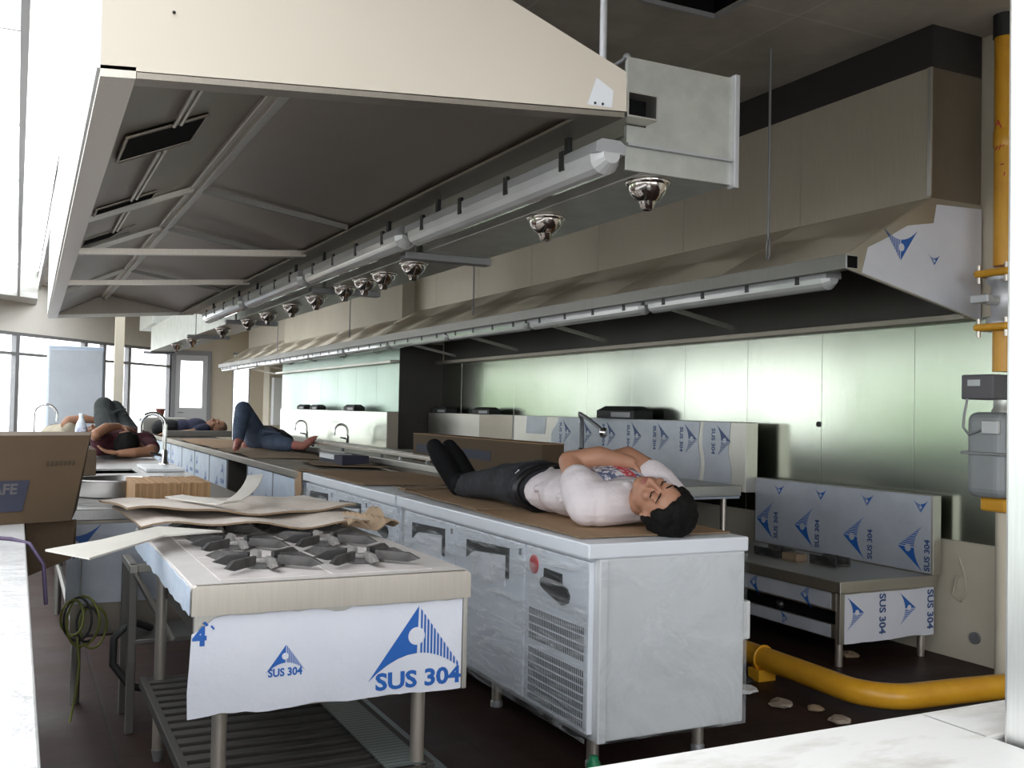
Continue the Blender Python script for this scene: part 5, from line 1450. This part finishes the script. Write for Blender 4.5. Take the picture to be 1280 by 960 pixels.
hand(mb, (.745, 8.565, 1.045), (.85, .45, -.15), (0, -.2, 1), 1.05, .3, 1)
mb.ball((.80, 8.95, .90), (.14, .3, .08)); mb.limb([(.80, 9.3, .92), (.72, 9.52, 1.13), (.74, 9.80, .90)], [.07, .055, .04])
melt('body', mb, .008, 'skin_dark', B, 3)
face_bits(B, LB, RB)
hair_(B, BH, frB, 1.03, 'hair', .008, .018, .62, seedv=2)
mb = MB(); mb.ball((.79, 8.80, .925), (.235, .22, .125)); mb.ball((.82, 9.05, .905), (.175, .24, .105)); mb.limb([(.64, 8.64, .925), (.95, 8.62, .91)], [.095, .095])
mb.limb([(.95, 8.62, .905), (.985, 8.47, .875)], [.082, .066]); mb.limb([(.66, 8.66, .93), (.60, 8.50, .945)], [.085, .075]); mb.limb([(.60, 8.52, .88), (.68, 8.60, .90)], [.07, .09])
for i in range(10):
    y = rr.uniform(8.7, 9.1); x = rr.uniform(.65, .9); mb.limb([(x, y, 1.0), (x + .1, y + rr.uniform(-.06, .06), .99)], [.014, .012], 6)
melt('shirt', mb, .009, 'maroon', B, 4)
mb = MB(); mb.ball((.82, 9.28, .91), (.18, .14, .11))
mb.limb([(.76, 9.33, .95), (.71, 9.47, 1.10), (.70, 9.55, 1.20)], [.105, .098, .085]); mb.limb([(.70, 9.55, 1.20), (.72, 9.72, 1.05), (.74, 9.84, .87)], [.085, .072, .055])
mb.limb([(.90, 9.33, .94), (.82, 9.52, 1.08), (.79, 9.62, 1.17)], [.105, .098, .085]); mb.limb([(.79, 9.62, 1.17), (.82, 9.76, 1.03), (.85, 9.86, .87)], [.085, .072, .055])
for i in range(10):
    t = rr.random(); x = .71 + .12 * t; y = 9.4 + rr.uniform(0, .12); z = 1.0 + rr.uniform(0, .16); mb.limb([(x - .08, y - .05, z), (x + .05, y - .09, z + .03)], [.014, .012], 6)
melt('trousers', mb, .009, 'grey_trouser', B, 3)
shoe(B, (.745, 9.86, .845), (.72, 10.05, .845), .04); shoe(B, (.855, 9.88, .845), (.85, 10.07, .845), .04)

# ---- 3. bald man in navy at the far end of the row
D = thing('person', 'bald man in navy shirt asleep at the far end of the worktop', 'person', (2.2, 14.0, .80))
DH = V3((2.45, 13.98, .925)); frD = frame_((.93, -.2, .05), (-.05, -.45, .88))
mb = MB(); RD, LD = head(mb, DH, frD, 1.2)
mb.limb([DH + V3((-.06, 0, -.01)), (2.32, 14.02, .91)], [.055, .065])
mb.ball((2.10, 14.05, .90), (.24, .15, .085)); mb.limb([(2.0, 14.05, .9), (1.72, 14.1, .90), (1.9, 14.4, .87)], [.07, .055, .045])
mb.limb([(2.27, 13.88, .885), (2.10, 13.76, .86), (2.05, 13.74, .855)], [.05, .044, .042]); mb.limb([(2.05, 13.74, .855), (1.94, 13.76, .845), (1.86, 13.78, .842)], [.042, .038, .028])
hand(mb, (1.855, 13.78, .842), (-1, .05, 0), (0, -.1, 1), 1.1, .2, 1)
melt('body', mb, .009, 'skin_dark', D, 3)
face_bits(D, LD, RD, 1.2)
hair_(D, DH, frD, 1.16, 'stubble', .009, .009, .5, seedv=3)
mb = MB(); mb.ball((2.19, 14.04, .92), (.17, .18, .125)); mb.ball((2.02, 14.06, .91), (.17, .17, .115)); mb.limb([(2.28, 13.89, .89), (2.17, 13.81, .875)], [.085, .07]); mb.limb([(2.28, 14.18, .9), (2.16, 14.24, .88)], [.085, .07])
melt('shirt', mb, .010, 'navy', D, 4)
mb = MB(); mb.ball((1.90, 14.07, .905), (.13, .17, .11)); mb.limb([(1.88, 13.99, .92), (1.78, 13.98, .915), (1.70, 13.99, .905), (1.76, 14.3, .88)], [.10, .095, .085, .06]); mb.limb([(1.88, 14.16, .92), (1.80, 14.18, .925), (1.74, 14.2, .925), (1.84, 14.45, .87)], [.10, .095, .085, .06])
melt('trousers', mb, .010, 'blackcloth', D, 3)
shoe(D, (1.77, 14.36, .845), (1.72, 14.52, .845), .04); shoe(D, (1.85, 14.48, .845), (1.80, 14.56, .85), .04)
solo('dark_tray', MB().box(1.72, 2.56, 13.45, 13.66, .811, .885, .006), 'steel_lip', 'long dark board lying in front of the bald man', 'board')
solo('grey_cupboard', MB().box(1.60, 2.2, 14.85, 15.4, 0, 1.03, .01), 'steel_soft', 'low grey cupboard behind the far end of the row', 'cupboard')

# ---- 4. blue jeans, one knee raised
E_ = thing('person', 'person in blue jeans with one knee raised and a bare foot on the worktop', 'person', (2.12, 9.7, .80))
mb = MB()
EH = V3((2.42, 10.62, .91)); frE = frame_((.2, .95, 0), (.1, 0, .95)); RE, LE = head(mb, EH, frE, 1.)
mb.limb([EH + V3((-.02, -.08, 0)), (2.36, 10.42, .91)], [.05, .06]); mb.ball((2.28, 10.15, .90), (.15, .3, .085))
mb.limb([(2.08, 9.62, .92), (1.90, 9.50, 1.19), (1.82, 9.27, .90)], [.07, .05, .038])
mb.limb([(1.825, 9.28, .895), (1.80, 9.22, .858), (1.765, 9.10, .842)], [.036, .034, .022])
mb.limb([(2.17, 9.6, .91), (2.20, 9.32, .88), (2.33, 9.14, .875)], [.07, .05, .040])
mb.limb([(2.33, 9.14, .872), (2.38, 9.08, .872), (2.43, 9.06, .915), (2.475, 9.06, .95)], [.040, .038, .036, .020])
for i in range(5): mb.limb([(2.46, 9.04 + .014 * i, .935), (2.492 - .004 * i, 9.03 + .015 * i, .965 - .006 * i)], [.011, .008], 7)
mb.limb([(2.18, 10.35, .9), (2.08, 10.15, .87), (2.02, 9.95, .86)], [.05, .043, .03]); hand(mb, (2.02, 9.95, .86), (-.1, -1, -.1), (0, 0, 1), 1., .3, 1)
melt('body', mb, .008, 'skin_pink', E_, 3)
face_bits(E_, LE, RE); hair_(E_, EH, frE, 1.03, 'hair', .008, .018, .6, seedv=5)
mb = MB(); mb.ball((2.27, 10.20, .915), (.19, .24, .12)); mb.ball((2.20, 9.95, .91), (.17, .22, .11)); mb.limb([(2.18, 10.36, .905), (2.11, 10.2, .88)], [.085, .066]); mb.limb([(2.46, 10.36, .91), (2.50, 10.2, .88)], [.085, .066])
melt('shirt', mb, .010, 'blackcloth', E_, 4)
mb = MB(); mb.ball((2.13, 9.68, .91), (.17, .15, .115))
mb.limb([(2.07, 9.64, .94), (1.97, 9.56, 1.09), (1.905, 9.50, 1.195)], [.108, .095, .078]); mb.limb([(1.905, 9.50, 1.195), (1.86, 9.40, 1.05), (1.83, 9.30, .93)], [.078, .066, .055])
mb.limb([(2.17, 9.60, .92), (2.18, 9.45, .905), (2.205, 9.30, .89), (2.27, 9.20, .88)], [.108, .095, .078, .062])
for i in range(10):
    y = rr.uniform(9.3, 9.6); mb.limb([(2.05, y, .98 + rr.uniform(-.05, .03)), (2.2, y + rr.uniform(-.05, .05), .98)], [.015, .012], 6)
melt('jeans', mb, .009, 'denim', E_, 3)
# ---- 5. figure behind the brown box
F_ = thing('person', 'person in khaki asleep with an arm raised behind the brown box', 'person', (.6, 10.4, .8))
FH = V3((.70, 10.28, .915)); frF = frame_((.8, -.5, .05), (-.1, -.2, .95)); mb = MB(); RF, LF = head(mb, FH, frF, 1.)
mb.limb([FH + V3((-.06, .04, 0)), (.56, 10.38, .91)], [.05, .06]); mb.ball((.40, 10.5, .90), (.18, .22, .08))
mb.limb([(.50, 10.25, .92), (.42, 10.22, 1.02), (.45, 10.22, 1.06)], [.05, .045, .043]); mb.limb([(.45, 10.22, 1.06), (.58, 10.22, 1.075), (.70, 10.22, 1.06)], [.043, .042, .029])
hand(mb, (.705, 10.22, 1.06), (.95, 0, -.2), (0, -.3, .9), 1.05, .35, 1)
mb.limb([(.36, 10.62, .9), (.3, 10.78, .89), (.45, 10.85, .86)], [.07, .055, .04])
melt('body', mb, .008, 'skin_dark', F_, 3); face_bits(F_, LF, RF); hair_(F_, FH, frF, 1.05, 'hair', .008, .02, .6, seedv=6)
mb = MB(); mb.ball((.48, 10.36, .925), (.17, .20, .12)); mb.ball((.38, 10.52, .91), (.17, .2, .11)); mb.limb([(.52, 10.25, .92), (.45, 10.22, .99)], [.085, .066])
melt('shirt', mb, .010, 'khaki', F_, 4)
mb = MB(); mb.ball((.37, 10.66, .91), (.15, .14, .11)); mb.limb([(.35, 10.66, .92), (.31, 10.8, .91), (.46, 10.88, .86)], [.10, .085, .055]); mb.limb([(.45, 10.66, .92), (.5, 10.82, .91), (.62, 10.9, .86)], [.10, .085, .055])
melt('trousers', mb, .010, 'blackcloth', F_, 3)

# ================================================================== LIGHT AND CAMERA
w = bpy.data.worlds.new('sky'); SC.world = w; w.use_nodes = True
nt = w.node_tree; nt.nodes.clear()
bg = nt.nodes.new('ShaderNodeBackground'); ow = nt.nodes.new('ShaderNodeOutputWorld')
bg.inputs['Color'].default_value = (.93, .97, 1., 1); bg.inputs['Strength'].default_value = 3.0
nt.links.new(bg.outputs[0], ow.inputs['Surface'])

def area(name, loc, rot, sx, sy, power, col=(1, 1, 1)):
    l = bpy.data.lights.new(name, 'AREA'); l.shape = 'RECTANGLE'; l.size = sx; l.size_y = sy; l.energy = power; l.color = col
    o = bpy.data.objects.new(name, l); COL.objects.link(o); o.location = loc; o.rotation_euler = rot
    return o
# daylight comes in through the glazing, the opening behind the camera and the added roof lights
def portal(name, loc, rot, sx, sy):
    o = area(name, loc, rot, sx, sy, 1.); o.data.cycles.is_portal = True
    return o
portal('daylight_back_opening', (1.65, -2.25, 1.6), (PI / 2, 0, 0), 3.1, 2.2)
portal('daylight_back_opening_left', ((LX - .3) / 2, -2.25, 1.6), (PI / 2, 0, 0), -.3 - LX, 2.2)
portal('daylight_left_glazing', (LX - .02, (LY - 2.3) / 2, 1.31), (PI / 2, 0, -PI / 2), LY + 2.3, 1.75)
portal('daylight_added_roof_light', (LX / 2 + .13, (LY - 2.3) / 2, 2.98), (0, 0, 0), -LX + .1, LY + 2.)
portal('daylight_added_far_roof_light', ((SKX0 + SKX1) / 2, (SKY0 + SKY1) / 2, 3.34), (0, 0, 0), SKX1 - SKX0, SKY1 - SKY0)
mid = wl((T0 + LW) / 2) - nv * .04
portal('daylight_slanting_glazing', (mid.x, mid.y, 1.25), (PI / 2, 0, math.atan2(dv.y, dv.x) + PI), LW - T0, 2.2)

cd = bpy.data.cameras.new('camera'); co = bpy.data.objects.new('camera', cd); COL.objects.link(co)
cd.sensor_fit = 'HORIZONTAL'; cd.sensor_width = 36.; cd.lens = 36. * 1250. / 1280.
cd.clip_start = .05; cd.clip_end = 200
R3 = Matrix(((.89565557, -.02941575, .44377451), (-.44429892, -.01433222, .89576395), (.01998929, .99946451, .02590612)))
mw = Matrix(((R3[0][0], R3[0][1], -R3[0][2], 0.), (R3[1][0], R3[1][1], -R3[1][2], 0.), (R3[2][0], R3[2][1], -R3[2][2], 1.24), (0, 0, 0, 1)))
co.matrix_world = mw
SC.camera = co
vs_ = SC.view_settings
SC.display_settings.display_device = 'sRGB'
vs_.view_transform = 'Standard'; vs_.look = 'None'; vs_.gamma = 1.; vs_.exposure = .6; vs_.use_curve_mapping = False
cy = SC.cycles
cy.max_bounces = 8; cy.diffuse_bounces = 4; cy.glossy_bounces = 4; cy.transparent_max_bounces = 16; cy.transmission_bounces = 4
cy.sample_clamp_indirect = 6.; cy.use_denoising = True
cy.caustics_reflective = False; cy.caustics_refractive = False
